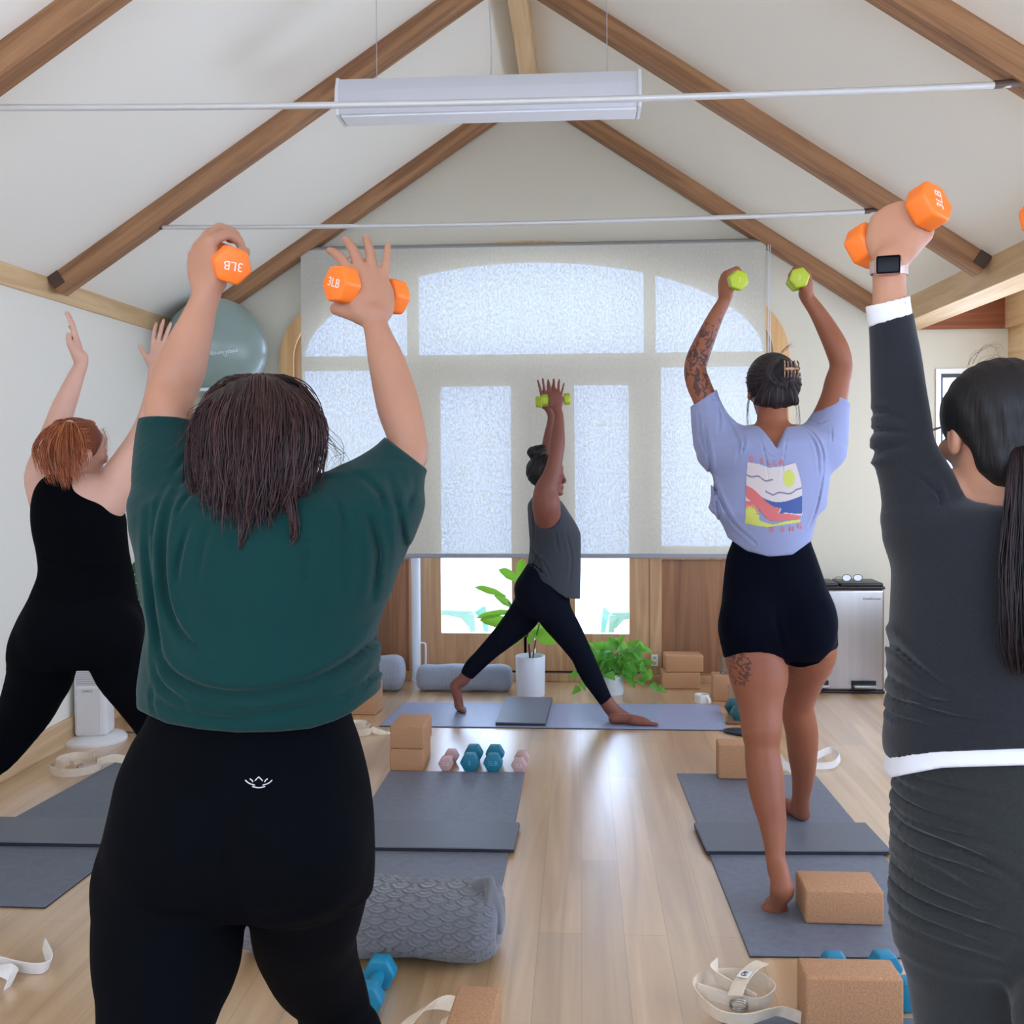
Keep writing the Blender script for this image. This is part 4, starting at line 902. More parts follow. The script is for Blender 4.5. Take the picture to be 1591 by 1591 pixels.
# ---- exercise ball on its wall ring
bx, by, bz, br = -2.195, 6.12, 2.07, .305
bl = empty('exercise_ball', (bx, by, bz), 0, 'large gray-green exercise ball resting high up in the left corner', 'exercise ball')
b = MB(); t = bmesh.new(); bmesh.ops.create_uvsphere(t, u_segments=96, v_segments=64, radius=br)
for v in t.verts: v.co *= 1+.0012*math.sin(v.co.z*130)*(abs(v.co.z) < br*.8)
b.merge(t); b.build('ball_skin', mat('ball_green', (138, 156, 148), .32, coat=.2, clearrough=.3), bl, smooth=180)
tdir = nrm(cO*np.array((1, 1, 0))+np.array((0, 0, 1.7))-np.array((bx, by, bz))); cx_ = nrm(np.cross((0, 0, 1), tdir)); cy_ = np.cross(tdir, cx_)
to = text_obj('Bouncyband', .034, mat('ball_print', (225, 232, 228), .6), Matrix.Identity(4), bl, .0002, 'logo_text')
for v in to.data.vertices:
    d_ = nrm(tdir*br+cx_*(v.co.x+.05)+cy_*(v.co.y-.03+v.co.x*.12)); v.co = Vector(d_*(br+.0015+v.co.z))
b = MB(); pp = [tdir*br*1.003+cx_*x+cy_*y for x, y in ((.04, -.045), (.055, -.058), (.072, -.042))]; b.tube(pp, .0015, 6); b.build('logo_mark', MATS['ball_print'], bl)
bh = empty('ball_holder', (bx, by, 1.80), 0, 'white wall bracket with ring cradling the big exercise ball', 'wall bracket')
b = MB(); b.tube([(.19*math.cos(t), .19*math.sin(t), .012) for t in np.linspace(0, 2*math.pi, 48)], .012, 10, cap=False); b.build('ring', MATS['white_enamel'], bh, smooth=60)
b = MB(); b.box((-.05, YF-by-.02, -.26), (.05, YF-by-.001, .05), .006); b.build('wall_plate', MATS['white_enamel'], bh)
for s in (-1, 1): b = MB(); b.tube(cr([(s*.04, YF-by-.01, -.2), (s*.09, YF-by-.12, -.12), (s*.12, .12, 0.0)], 6), .010, 10); b.build('arm', MATS['white_enamel'], bh, smooth=60)

# ---- plants
m_leaf = mat('fig_leaf', (134, 190, 66), .42, bump=.2, bscale=40, var=.18, vscale=9); m_leaf2 = mat('pothos_leaf', (84, 158, 66), .42, var=.25, vscale=14); m_leaf3 = mat('dark_leaf', (44, 92, 44), .5, var=.2, vscale=10)
m_stem = mat('bark_stem', (86, 72, 48), .7); m_soil = mat('potting_soil', (52, 40, 32), .95, bump=.6, bscale=120)
for mm in (m_leaf, m_leaf2):
    bs = mm.node_tree.nodes['Principled BSDF']; tr_ = mm.node_tree.nodes.new('ShaderNodeBsdfTranslucent'); mxs = mm.node_tree.nodes.new('ShaderNodeMixShader'); mxs.inputs[0].default_value = .45
    tr_.inputs[0].default_value = (*srgb((150, 215, 60)), 1); mm.node_tree.links.new(bs.outputs[0], mxs.inputs[1]); mm.node_tree.links.new(tr_.outputs[0], mxs.inputs[2]); mm.node_tree.links.new(mxs.outputs[0], mm.node_tree.nodes['Material Output'].inputs[0])
def leaf_geo(b, base, d, n, L, wd, curl=.25, wav=.0, fold=.15, heart=False):
    d = nrm(d); n = nrm(np.array(n)-d*np.dot(n, d)); s = np.cross(d, n); V = []; Fc = []; K = 9
    for i in range(K):
        t = i/(K-1)
        w = wd*((math.sin(math.pi*min(1, t*.92+.08))**.7)*(.55+.6*t) if not heart else (1-t)**.6*(t*6+.55 if t < .1 else 1.12)*(1-t*.2))
        if i == K-1: w = wd*.02
        p = np.array(base)+d*L*t-n*curl*L*t*t
        for q in (-1, -.5, 0, .5, 1): V.append(p+s*w*.5*q+n*(abs(q)*fold*w+wav*math.sin(t*14+q*3)))
    for i in range(K-1):
        for j in range(4): Fc.append((5*i+j, 5*i+j+1, 5*i+6+j, 5*i+5+j))
    b.raw(V, Fc)
def pot(o, r, h, m, taper=.95): b = MB(); b.lathe([(0, 0), (r*taper, 0), (r*taper*1.01, .005), (r, h-.004), (r-.003, h), (r-.008, h), (r-.012, h-.02), (r-.014, h-.03), (0, h-.03)], 48); b.build('pot', m, o, smooth=40); b = MB(); b.lathe([(0, h-.028), (r-.013, h-.028)], 24); b.build('soil', m_soil, o)
m_ceramic = mat('white_ceramic', (214, 216, 224), .35, bump=.1, bscale=200)
px0 = float(P(824, 1050, 6.05)[0]); fg = empty('potted_fig', (px0, 6.06, 0), 0, 'young fiddle leaf plant with broad leaves in a white cylinder pot', 'plant')
pot(fg, .088, .232, m_ceramic)
L0 = np.array(fg.location)
def loc(u, v, y): return P(u, v, y)-L0
trunk = [(0, 0, .2), *[tuple(loc(u, v, 6.06)) for u, v in ((822, 1005), (818, 975), (812, 940), (806, 900))]]
b = MB(); b.tube(cr(trunk, 4), np.linspace(.007, .003, 17), 8); b.tube(cr([(.012, 0, .2), tuple(loc(833, 990, 6.04)), tuple(loc(838, 970, 6.03))], 4), .004, 8); b.tube(cr([tuple(loc(816, 960, 6.06)), tuple(loc(800, 950, 6.03)), tuple(loc(790, 935, 6.02))], 4), .003, 8); b.build('stem', m_stem, fg, smooth=60)
for bu, bv, tu, tv, w, yy in ((808, 905, 778, 884, .075, -.03), (806, 902, 812, 868, .07, .05), (786, 927, 741, 910, .055, -.02), (798, 945, 772, 925, .06, -.06), (800, 950, 742, 956, .055, 0), (812, 975, 750, 960, .10, -.05), (818, 985, 790, 1000, .07, .04), (826, 982, 862, 996, .12, -.04), (826, 985, 852, 975, .09, .05), (820, 1000, 828, 985, .05, -.06)):
    a_, c_ = loc(bu, bv, 6.05), loc(tu, tv, 6.05+yy); b = MB(); leaf_geo(b, a_, c_-a_, (.1, -.75, .6), np.linalg.norm(c_-a_)*1.05, w, .12, .003); b.build('leaf', m_leaf, fg, smooth=180)
px0 = float(P(951, 1060, 6.1)[0]); pt_ = empty('potted_pothos', (px0, 6.12, 0), 0, 'bushy green trailing plant in a small white pot right of the doors', 'plant')
pot(pt_, .07, .12, m_ceramic); L0 = np.array(pt_.location); g = np.random.default_rng(5)
def bush(o, n, cen, rad, size, m, gg, pix=None, tr=0):
    st = MB()
    for i in range(n):
        th = gg.random()*6.283; ph = gg.random()**.6; p = np.array(cen)+np.array((math.cos(th)*rad[0]*ph, math.sin(th)*rad[1]*ph, (gg.random()-.35)*rad[2]))
        d = nrm((math.cos(th)+gg.normal()*.4, math.sin(th)*.7-.3+gg.normal()*.4, gg.normal()*.5-.25)); b = MB(); leaf_geo(b, p, d, (gg.normal()*.35, -.85, .6), size*gg.uniform(.7, 1.2), size*gg.uniform(.8, 1.15), .35, .002, .10, True); b.build('leaf', m, o, smooth=180)
        if i % 3 == 0: st.tube(cr([(0, 0, cen[2]-rad[2]*.6), tuple((np.array(cen)+p)/2+np.array((0, 0, .03))), tuple(p)], 3), .0022, 5)
    st.build('stems', mat('green_stem', (110, 150, 70), .5), o, smooth=60)
bush(pt_, 100, (.02, -.03, .175), (.19, .12, .19), .072, m_leaf2, g)
for (u, v) in ((905, 1058), (897, 1046), (1006, 1050), (1012, 1062), (1022, 1068), (900, 1068), (935, 1015), (929, 1012)):
    p = P(u, v, 6.0+g.random()*.1)-L0; b = MB(); leaf_geo(b, p, nrm((g.normal()*.6, -.3, -.5)), (0, -.7, .6), .06, .05, .2, 0, .1, True); b.build('leaf', m_leaf2, pt_, smooth=180)
b = MB(); b.tube(cr([(.12, -.05, .14), (.22, -.08, .06), tuple(P(1010, 1066, 6.05)-L0)], 4), .002, 5); b.tube(cr([(-.08, -.05, .14), (-.16, -.06, .08), tuple(P(900, 1068, 6.05)-L0)], 4), .002, 5); b.build('trailing_stem', MATS['green_stem'], pt_, smooth=60)
px0 = float(P(190, 1100, 5.5)[0]); p3 = empty('potted_plant', (px0+.045, 5.55, 0), 0, 'leafy dark green plant in a brown woven pot behind the left person', 'plant')
pot(p3, .098, .20, mat('woven_brown', (110, 78, 54), .8, bump=.6, bscale=90, var=.2, vscale=60), .8); L0 = np.array(p3.location)
bush(p3, 40, (.13, -.02, .55), (.08, .12, .42), .08, m_leaf3, g); b = MB(); b.tube([(0, 0, .17), (.02, 0, .4), (.06, -.02, .75)], .006, 6); b.build('main_stem', m_stem, p3)
for u, v in ((214, 905), (217, 938), (212, 955), (219, 920)):
    p = P(u, v, 5.5)-L0; b = MB(); leaf_geo(b, p, (.4, -.1, -.6), (0, -.8, .5), .10, .06, .2); b.build('leaf', m_leaf2, p3, smooth=180)

# ---- patio chairs
m_mint = mat('mint_paint', (150, 206, 188), .4)
def patio_chair(x, y, rz, label):
    o = empty('patio_chair', (x, y, -.06), rz, label, 'chair', 'mint metal chairs on the patio'); h = .41
    b = MB(); b.box((-.19, -.18, h-.03), (.19, .18, h), .012, 3); b.build('seat', m_mint, o, smooth=40)
    for sx in (-1, 1):
        for sy in (-1, 1):
            M2 = Matrix.Identity(4); b = MB(); b.raw([(sx*.185+dx, sy*.175+dy, h-.02) for dx, dy in ((-.022, -.022), (.022, -.022), (.022, .022), (-.022, .022))]+[(sx*.225+dx, sy*.215+dy, 0) for dx, dy in ((-.012, -.012), (.012, -.012), (.012, .012), (-.012, .012))], [(0, 1, 5, 4), (1, 2, 6, 5), (2, 3, 7, 6), (3, 0, 4, 7), (4, 5, 6, 7), (3, 2, 1, 0)]); b.build('leg', m_mint, o)
    b = MB(); pr = [(-.16, 0), (-.11, .055), (0, .075), (.11, .055), (.16, 0), (.19, 0), (.19, .09), (-.19, .09), (-.19, 0)]
    b.prism(pr, -.178, -.172, frame_m((0, 0, h-.11), (1, 0, 0), (0, 0, 1), (0, 1, 0))); b.prism(pr, .172, .178, frame_m((0, 0, h-.11), (1, 0, 0), (0, 0, 1), (0, 1, 0))); b.build('apron', m_mint, o)
    b = MB(); b.tube(cr([(.17, -.17, h), (.20, -.17, h+.2), (.22, -.12, h+.27), (.22, .12, h+.27), (.20, .17, h+.2), (.17, .17, h)], 5), .010, 10); b.build('back_frame', m_mint, o, smooth=60)
    b = MB(); b.box((.185, -.06, h), (.200, .06, h+.26), .004); b.build('backrest', m_mint, o); return o
patio_chair(-.905, 7.25, math.radians(172), 'mint green metal chair outside the left glass door')
patio_chair(.385, 7.2, math.radians(6), 'mint green metal chair outside the right glass door')
# ================================================================ PEOPLE
def skin(name, rgb, tats=()):
    m = mat(name, rgb, .52, bump=.12, bscale=220, var=.07, vscale=9, sss=.12, bdist=.001, spec=.35)
    nt = m.node_tree; b = nt.nodes['Principled BSDF']; L = nt.links; src = b.inputs['Base Color'].links[0].from_socket; tc = nt.nodes.new('ShaderNodeTexCoord')
    for (c, r, sc, thr, col) in tats:
        d = nt.nodes.new('ShaderNodeVectorMath'); d.operation = 'DISTANCE'; d.inputs[1].default_value = tuple(map(float, c)); L.new(tc.outputs['Object'], d.inputs[0])
        lt = nt.nodes.new('ShaderNodeMath'); lt.operation = 'LESS_THAN'; lt.inputs[1].default_value = r; L.new(d.outputs['Value'], lt.inputs[0])
        n = nt.nodes.new('ShaderNodeTexNoise'); n.inputs['Scale'].default_value = sc; n.inputs['Detail'].default_value = 3; n.inputs['Distortion'].default_value = 2.5; L.new(tc.outputs['Object'], n.inputs['Vector'])
        g = nt.nodes.new('ShaderNodeMath'); g.operation = 'GREATER_THAN'; g.inputs[1].default_value = thr; L.new(n.outputs['Fac'], g.inputs[0])
        mu = nt.nodes.new('ShaderNodeMath'); mu.operation = 'MULTIPLY'; L.new(lt.outputs[0], mu.inputs[0]); L.new(g.outputs[0], mu.inputs[1])
        m2 = nt.nodes.new('ShaderNodeMath'); m2.operation = 'MULTIPLY'; m2.inputs[1].default_value = .78; L.new(mu.outputs[0], m2.inputs[0])
        mx = nt.nodes.new('ShaderNodeMix'); mx.data_type = 'RGBA'; L.new(m2.outputs[0], mx.inputs[0]); L.new(src, mx.inputs[6]); mx.inputs[7].default_value = (*srgb(col), 1); src = mx.outputs[2]
    L.new(src, b.inputs['Base Color']); return m
def cloth(name, rgb, bump=.35, rough=.9, sheen=.25, scale=420, heather=0.0):
    return mat(name, rgb, rough, bump=bump, bscale=scale, sheen=sheen, var=heather, vscale=300, bdist=.0012, spec=.08)
def hairmat(name, a, b_, rough=.42):
    if name in MATS: return MATS[name]
    m = bpy.data.materials.new(name); m.use_nodes = True; nt = m.node_tree; p = nt.nodes['Principled BSDF']; L = nt.links; p.inputs['Roughness'].default_value = rough; p.inputs['Specular IOR Level'].default_value = .4
    g = nt.nodes.new('ShaderNodeNewGeometry'); r = nt.nodes.new('ShaderNodeValToRGB'); r.color_ramp.elements[0].color = (*srgb(a), 1); r.color_ramp.elements[1].color = (*srgb(b_), 1); L.new(g.outputs['Random Per Island'], r.inputs[0])
    tc = nt.nodes.new('ShaderNodeTexCoord'); mp = nt.nodes.new('ShaderNodeMapping'); mp.inputs['Scale'].default_value = (160, 160, 14); n = nt.nodes.new('ShaderNodeTexNoise'); n.inputs['Scale'].default_value = 1; n.inputs['Detail'].default_value = 3
    L.new(tc.outputs['Object'], mp.inputs[0]); L.new(mp.outputs[0], n.inputs['Vector'])
    mx = nt.nodes.new('ShaderNodeMix'); mx.data_type = 'RGBA'; mx.blend_type = 'MULTIPLY'; mx.inputs[0].default_value = .7; L.new(r.outputs[0], mx.inputs[6]); L.new(n.outputs['Fac'], mx.inputs[7]); mx.inputs[7].default_value = (1, 1, 1, 1)
    sc = nt.nodes.new('ShaderNodeMath'); sc.operation = 'MULTIPLY_ADD'; sc.inputs[1].default_value = 1.6; sc.inputs[2].default_value = .1; L.new(n.outputs['Fac'], sc.inputs[0]); L.new(sc.outputs[0], mx.inputs[7]); L.new(mx.outputs[2], p.inputs['Base Color'])
    bp = nt.nodes.new('ShaderNodeBump'); bp.inputs['Strength'].default_value = .6; bp.inputs['Distance'].default_value = .003; L.new(n.outputs['Fac'], bp.inputs['Height']); L.new(bp.outputs[0], p.inputs['Normal'])
    MATS[name] = m; return m
def person(loc, label):
    o = empty('person', loc, 0, label, 'person'); return o
def adopt(p, *objs):
    for o in objs: o.parent = p; o.matrix_parent_inverse = Matrix.Translation(-Vector(p.location))
def rows(L): return L
def hemfn(pts, y, keep='above', wrap=.13):
    A = np.array([P(u, v, y) for u, v in pts]); s_, t_ = A[:, 0]/y, (A[:, 2]-CAMH)/y
    def z(X, Y): Yc = np.minimum(Y, y+wrap); return CAMH+np.interp(X/Yc, s_, t_)*Yc
    if keep == 'above': return lambda X, Y, Z: z(X, Y)-Z
    return lambda X, Y, Z: Z-z(X, Y)
def pxbox(l, t, r, b, y0, y1, yc):
    a, c = P(l, b, yc), P(r, t, yc); return (a[0]-.03, y0, a[2]-.03), (c[0]+.03, y1, c[2]+.03)
def foot(v, heel, d, L=.23, k=.012, ank=True):
    """heel at floor level; d = direction of the toes"""
    h = np.array(heel, float); d = nrm(d); s = np.cross(d, (0, 0, 1)); Z = np.array((0, 0, 1.))
    v.add(limb([(*(h+Z*.028), .027), (*(h+d*L*.30+Z*.030), .026), (*(h+d*L*.62+Z*.020), .024), (*(h+d*L*.78+Z*.014), .016)], n=3), .02)
    v.add(limb([(*(h+d*L*.45+s*.016+Z*.022), .022), (*(h+d*L*.74+s*.022+Z*.014), .015)], n=2), .015); v.add(limb([(*(h+d*L*.4-s*.016+Z*.018), .018), (*(h+d*L*.70-s*.026+Z*.012), .013)], n=2), .015)
    if ank: v.add(limb([(*(h+d*L*.18+Z*.03), .026), (*(h+d*L*.10+Z*.085), .030)], n=1), .02)
    for i in range(5):
        off = (.026, .012, -.001, -.014, -.026)[i]; e = (1.0, .99, .95, .91, .86)[i]; r = (.0105, .0080, .0076, .0072, .007)[i]
        for sg in (1,): v.add(limb([(*(h+d*L*.74+s*off*.9+Z*.013), r), (*(h+d*L*e+s*off+Z*(r*.95)), r*.92)], n=1), .004)

# ---------------------------------------------------------------- person in green shirt
def green():
    p = person((P(365, 1100, 1.75)[0], 1.75, 0), 'person in loose green tee and black leggings, dark brown hair, holding orange dumbbells overhead')
    sk = skin('skin_fair', (178, 128, 102))
    pelvis = [(1035, 250, 532, 1.75, .112), (1090, 238, 540, 1.75, .12), (1125, 222, 548, 1.75, .125), (1150, 206, 557, 1.75, .13), (1200, 184, 570, 1.75, .14), (1250, 172, 578, 1.74, .15), (1300, 160, 581, 1.74, .155), (1350, 149, 581, 1.74, .15), (1388, 146, 574, 1.74, .12)]
    lleg = [(268, 1370, 1.74, 118), (262, 1430, 1.70, 117), (261, 1480, 1.67, 116), (253, 1530, 1.64, 102), (243, 1591, 1.60, 90), (240, 1660, 1.55, 75)]
    lleg = [(*P(u, v, y), DR(r, y)) for u, v, y, r in lleg]+[(-.625, 1.38, .36, .058), (-.63, 1.25, .25, .056), (-.635, 1.12, .15, .038), (-.64, 1.06, .11, .034)]
    rleg = [(478, 1370, 1.76, 98), (476, 1410, 1.79, 90), (473, 1450, 1.84, 82), (480, 1480, 1.88, 76), (490, 1508, 1.92, 70), (507, 1535, 1.95, 61), (518, 1562, 1.96, 57), (523, 1591, 1.96, 57)]
    rleg = [(*P(u, v, y), DR(r, y)) for u, v, y, r in rleg]+[(-.445, 1.97, .25, .062), (-.435, 1.98, .16, .042), (-.43, 1.98, .10, .035)]
    # leggings
    v = Vol((-.95, .95, .05), (-.2, 2.15, 1.10), .0055)
    v.add(loft_px(pelvis, ex=2.3), 0); v.add(limb(lleg, n=3), .018); v.add(limb(rleg, n=3), .018)
    for sx in (-1, 1): v.add(ell(P(366+sx*92, 1325, 1.66), (.100, .085, .11)), .04)
    v.folds([([(366, 1230), (368, 1280), (374, 1340), (384, 1425)], .006, .025), ([(225, 1395), (290, 1415), (350, 1420)], .004, .02), ([(415, 1415), (480, 1400), (540, 1380)], .004, .02)], 1.75, 1.62)
    v.keep(); LG = v; lg = v.mesh('leggings', cloth('black_leggings', (3, 4, 9), .12, .9, .0), None, 3)
    # body
    v = Vol((-.95, .93, 0), (-.15, 2.30, 1.95), .0048)
    dn = -.005
    v.add(loft_px(pelvis, ex=2.3, dr=dn), 0); v.add(limb(lleg, n=3, dr=dn), .03); v.add(limb(rleg, n=3, dr=dn), .03)
    v.add(loft_px([(1130, 240, 545, 1.75, .11), (1000, 262, 540, 1.75, .115), (900, 268, 552, 1.76, .115), (820, 262, 565, 1.77, .11), (760, 275, 560, 1.77, .085), (740, 340, 480, 1.77, .05)]), .03)
    v.add(limb_px([(398, 770, 1.77, 58), (402, 690, 1.78, 54)]), .03)
    L, A = head_vol(v, P(405, 696, 1.80), (.35, .93, -.05), (0, 0, 1), 1.0)
    v.add(limb_px([(300, 790, 1.79, 48), (278, 725, 1.83, 38), (264, 670, 1.86, 36), (262, 640, 1.87, 37.5), (267, 610, 1.89, 38), (280, 574, 1.90, 39), (292, 540, 1.91, 34), (303, 510, 1.92, 28.5), (313, 480, 1.93, 23.5), (321, 458, 1.93, 22), (319, 443, 1.935, 23)]), .02)
    v.add(limb_px([(560, 795, 1.79, 48), (606, 745, 1.83, 36), (634, 708, 1.86, 31), (631, 675, 1.87, 31), (620, 635, 1.89, 34), (611, 600, 1.90, 32.5), (600, 560, 1.91, 28.5), (590, 528, 1.92, 22.5), (583, 503, 1.93, 19), (582, 490, 1.93, 19.5)]), .02)
    wl, wr = P(320, 452, 1.93), P(582, 495, 1.93)
    gl_, gr_ = P(349, 407, 1.955), P(571, 452, 1.965)
    e1l = nrm((-.13, .12, 1)); axl = nrm((.5, -.82, -.26))
    hand(v, wl, e1l, (.80, -.60, 0), (.60, .78, .1), [(62, 58, 40), (46, 50, 45), (38, 45, 42), (32, 40, 40)], 1.06, [(.014, .022, .010), (.036, .044, .016), (.056, .056, .034), (.066, .052, .056)], 3, rfat=1.16)
    axr = nrm((-.60, -.78, .06))
    hand(v, wr, (-.20, .22, 1), (-.88, -.46, .05), (-.46, .86, 0), [(20, 20, 12), (14, 16, 12), (8, 12, 10), (-4, 8, 6)], 1.05, [(.012, .022, .010), (.030, .045, .030), (.045, .050, .058), (.050, .030, .078)], 11, rfat=1.14)
    foot(v, (-.64, 1.00, .0), (0, 1, 0), .23); foot(v, (-.43, 1.93, .0), (.05, 1, 0), .235)
    BV = v
    eyes(p, L)
    # shirt
    v = Vol((-1.05, 1.45, .88), (-.10, 2.10, 1.56), .0048)
    sh_rows = [(1155, 226, 585, 1.75, .150), (1120, 217, 590, 1.75, .165), (1090, 214, 592, 1.75, .17), (1060, 213, 591, 1.75, .17), (1005, 221, 588, 1.75, .165), (965, 227, 590, 1.76, .16), (918, 217, 609, 1.76, .155), (843, 208, 633, 1.77, .15), (800, 205, 648, 1.78, .14), (775, 210, 645, 1.78, .12), (757, 245, 612, 1.78, .09), (742, 290, 560, 1.78, .06)]
    v.add(loft_px(sh_rows, ex=2.1), 0); v.keep(); SH = v
    sl_l = [(292, 800, 1.79, 82), (272, 745, 1.82, 66), (262, 690, 1.86, 52), (263, 640, 1.88, 45), (264, 600, 1.89, 44)]
    sl_r = [(560, 800, 1.79, 84), (590, 768, 1.82, 68), (615, 728, 1.85, 48), (637, 695, 1.88, 41), (655, 665, 1.89, 40)]
    pl = (P(263, 653, 1.87), (0.02, .15, 1)); pr = (P(631, 704, 1.87), (.60, .1, .78))
    v.add(limb_px(sl_l, planes=[pl]), .03); v.add(limb_px(sl_r, planes=[pr]), .03)
    v.folds([
        ([(207, 800), (210, 860), (221, 920), (232, 985), (262, 1035), (330, 1064), (406, 1070), (482, 1056), (557, 1020)], .012, .015),
        ([(226, 740), (237, 705), (256, 684), (292, 674)], .008, .010), ([(240, 770), (254, 735), (275, 712), (300, 704)], .006, .009),
        ([(246, 771), (243, 843), (251, 918), (278, 978), (331, 1016)], .011, .013), ([(222, 760), (219, 830), (229, 900)], .007, .009),
        ([(259, 805), (270, 771), (292, 741)], .008, .009), ([(284, 815), (275, 862), (271, 905)], .008, .010), ([(320, 815), (311, 862), (308, 905)], .005, .012),
        ([(470, 824), (472, 880), (470, 930)], .005, .008), ([(500, 800), (512, 850), (512, 900)], .004, .012), ([(519, 800), (527, 862), (523, 925)], .005, .012), ([(556, 790), (573, 862), (563, 940)], .008, .010),
        ([(580, 741), (600, 790), (606, 860), (592, 925)], .006, .010), ([(538, 740), (572, 770), (588, 802)], .006, .008), ([(611, 800), (620, 760), (617, 730)], .006, .009), ([(575, 712), (610, 720), (636, 745)], .004, .008),
        ([(236, 1080), (293, 1099), (368, 1107), (444, 1103), (519, 1088), (570, 1062)], .006, .012), ([(340, 1084), (406, 1097), (482, 1091)], .005, .009), ([(228, 1010), (252, 1056), (300, 1085)], .008, .012), ([(575, 980), (540, 1030), (480, 1062)], .007, .012), ([(580, 1020), (566, 1060), (545, 1085)], .006, .009), ([(505, 775), (519, 800), (530, 840)], .006, .008), ([(240, 1062), (236, 1090), (246, 1112)], .004, .008)], 1.80, 1.62)
    hm = [(200, 1096), (216, 1104), (259, 1124), (310, 1133), (368, 1138), (430, 1137), (482, 1132), (520, 1120), (545, 1108), (575, 1085), (597, 1070), (620, 1066)]
    hf = hemfn(hm, 1.60)
    v.cut(lambda X, Y, Z: hf(X, Y, Z))
    v.disp(lambda X, Y, Z: -.003*np.exp(-((hf(X, Y, Z)+.012)/.004)**2)*0+.0016*np.exp(-((hf(X, Y, Z)+.017)/.0025)**2), (-1.05, 1.45, .90), (-.1, 1.8, 1.06))
    inner = loft_px([(a, l+9, r-9, y, b-.009) for a, l, r, y, b in sh_rows if a > 1000]); f_in = lambda X, Y, Z, _f=inner[0]: _f(X, Y, Z)+.012-.004
    v.cut(lambda X, Y, Z: np.minimum(-f_in(X, Y, Z)-.012, -hf(X, Y, Z)-.02), (-1.05, 1.45, .85), (-.1, 2.1, 1.08))
    st = v.mesh('shirt', cloth('forest_green_jersey', (15, 52, 50), .3, .95, .1), None, 2)
    BV.under(LG, .20, 1.00, .006); BV.under(SH, 1.0, 1.31, .015, 0.0); bd = BV.mesh('body', sk, None, 2)
    # lotus mark on the waistband
    bvh = BVHTree.FromPolygons([q.co for q in lg.data.vertices], [list(f.vertices) for f in lg.data.polygons])
    def on(bv, u, v_): d = Vector(ray(u, v_)).normalized(); h = bv.ray_cast(Vector(cO), d); return np.array(h[0]-d*.0012) if h[0] is not None else None
    b = MB()
    for c in ([(381, 1212), (387, 1217), (396, 1220)], [(423, 1212), (417, 1217), (408, 1220)], [(388, 1210), (391, 1212), (393, 1215)], [(416, 1210), (413, 1212), (411, 1215)], [(396, 1213), (400, 1209), (402, 1207)], [(408, 1213), (404, 1209), (402, 1207)], [(392, 1222), (402, 1224), (412, 1222)]):
        pts = [on(bvh, u, w) for u, w in cr([(*q, 0) for q in c], 3)[:, :2]]; b.tube([q for q in pts if q is not None], .0009, 6)
    lo = b.build('lotus_logo', mat('logo_white', (225, 225, 228), .5))
    # hair
    hm1 = hairmat('hair_dark_brown', (30, 16, 19), (76, 46, 44), .5); hb = hairmat('hair_base_brown', (30, 17, 19), (30, 17, 19), .55)
    v = Vol(P(280, 900, 1.75)-np.array((0, .28, .0)), P(520, 560, 1.75)+np.array((0, .20, 0)), .004)
    v.add(ell(L(0, -.018, .026), (.084, .096, .094), A), 0); v.add(limb_px([(398, 665, 1.745, 78), (394, 715, 1.725, 76), (392, 765, 1.70, 66), (386, 800, 1.685, 44), (380, 830, 1.67, 18)], flat=((0, 1, 0), .65)), .02)
    v.sub(ell(L(.02, .10, -.03), (.07, .075, .085), A), .01)
    v.disp(lambda X, Y, Z: .0015*np.sin(X*330+np.sin(Z*9)*2.5)+.001*np.sin(X*610+Z*22))
    h1 = v.mesh('hair', hb, None, 1)
    def G(n, pts, **o): return (n, [(*P(u, w, y), s) for u, w, y, s in pts], o)
    gs = []
    g = np.random.default_rng(11)
    for i in range(44):
        t = i/43; uc = 404+6*math.sin(i*1.7); ue = 316+t*172; bulge = (t-.5)*2
        vend = 795+78*math.exp(-((t-.40)/.24)**2)+g.uniform(-28, 14); x1 = 402+bulge*62; x2 = 400+bulge*92; x3 = 398+bulge*92; x4 = 394+bulge*(80+g.uniform(-8, 8))
        gs.append(G(64, [(uc+bulge*12, 589+abs(bulge)*3, 1.79, .010), (x1, 598+abs(bulge)*20, 1.725+abs(bulge)*.03, .012), (x2, 640+abs(bulge)*14, 1.668+abs(bulge)**3*.08, .014), (x3, 706, 1.640+abs(bulge)**3*.10, .016), (x4, 768, 1.635+abs(bulge)**2*.06, .017), (x4-4-bulge*14+g.uniform(-14, 14), vend, 1.635+abs(bulge)*.03, .012)], wob=.006, r=.0015, lmin=.68, stray=.010, twist=.6))
    for i in range(10):   # top, going forward over the parting
        th = i/9*math.pi; gs.append(G(26, [(404, 590, 1.79, .008), (404+math.cos(th)*50, 595-3*math.sin(th), 1.82+.03*math.sin(th), .012), (404+math.cos(th)*84, 630, 1.84+.04*math.sin(th), .014), (404+math.cos(th)*92, 690, 1.84+.05*math.sin(th), .014), (404+math.cos(th)*86, 745, 1.80, .014)], wob=.003))
    gs.append(G(26, [(350, 605, 1.78, .012), (318, 640, 1.74, .014), (300, 668, 1.70, .014), (292, 705, 1.68, .010)], stray=.016, wob=.008, r=.0008)); gs.append(G(20, [(330, 640, 1.76, .012), (305, 690, 1.70, .016), (318, 750, 1.67, .012)], stray=.014, wob=.006, r=.0009))
    gs.append(G(14, [(485, 640, 1.80, .01), (510, 680, 1.77, .012), (530, 720, 1.75, .014), (505, 745, 1.73, .012)], stray=.012, wob=.012, r=.0005)); gs.append(G(14, [(470, 600, 1.80, .01), (496, 640, 1.78, .008), (502, 690, 1.77, .008), (497, 745, 1.74, .008)], stray=.008, wob=.006, r=.0008))
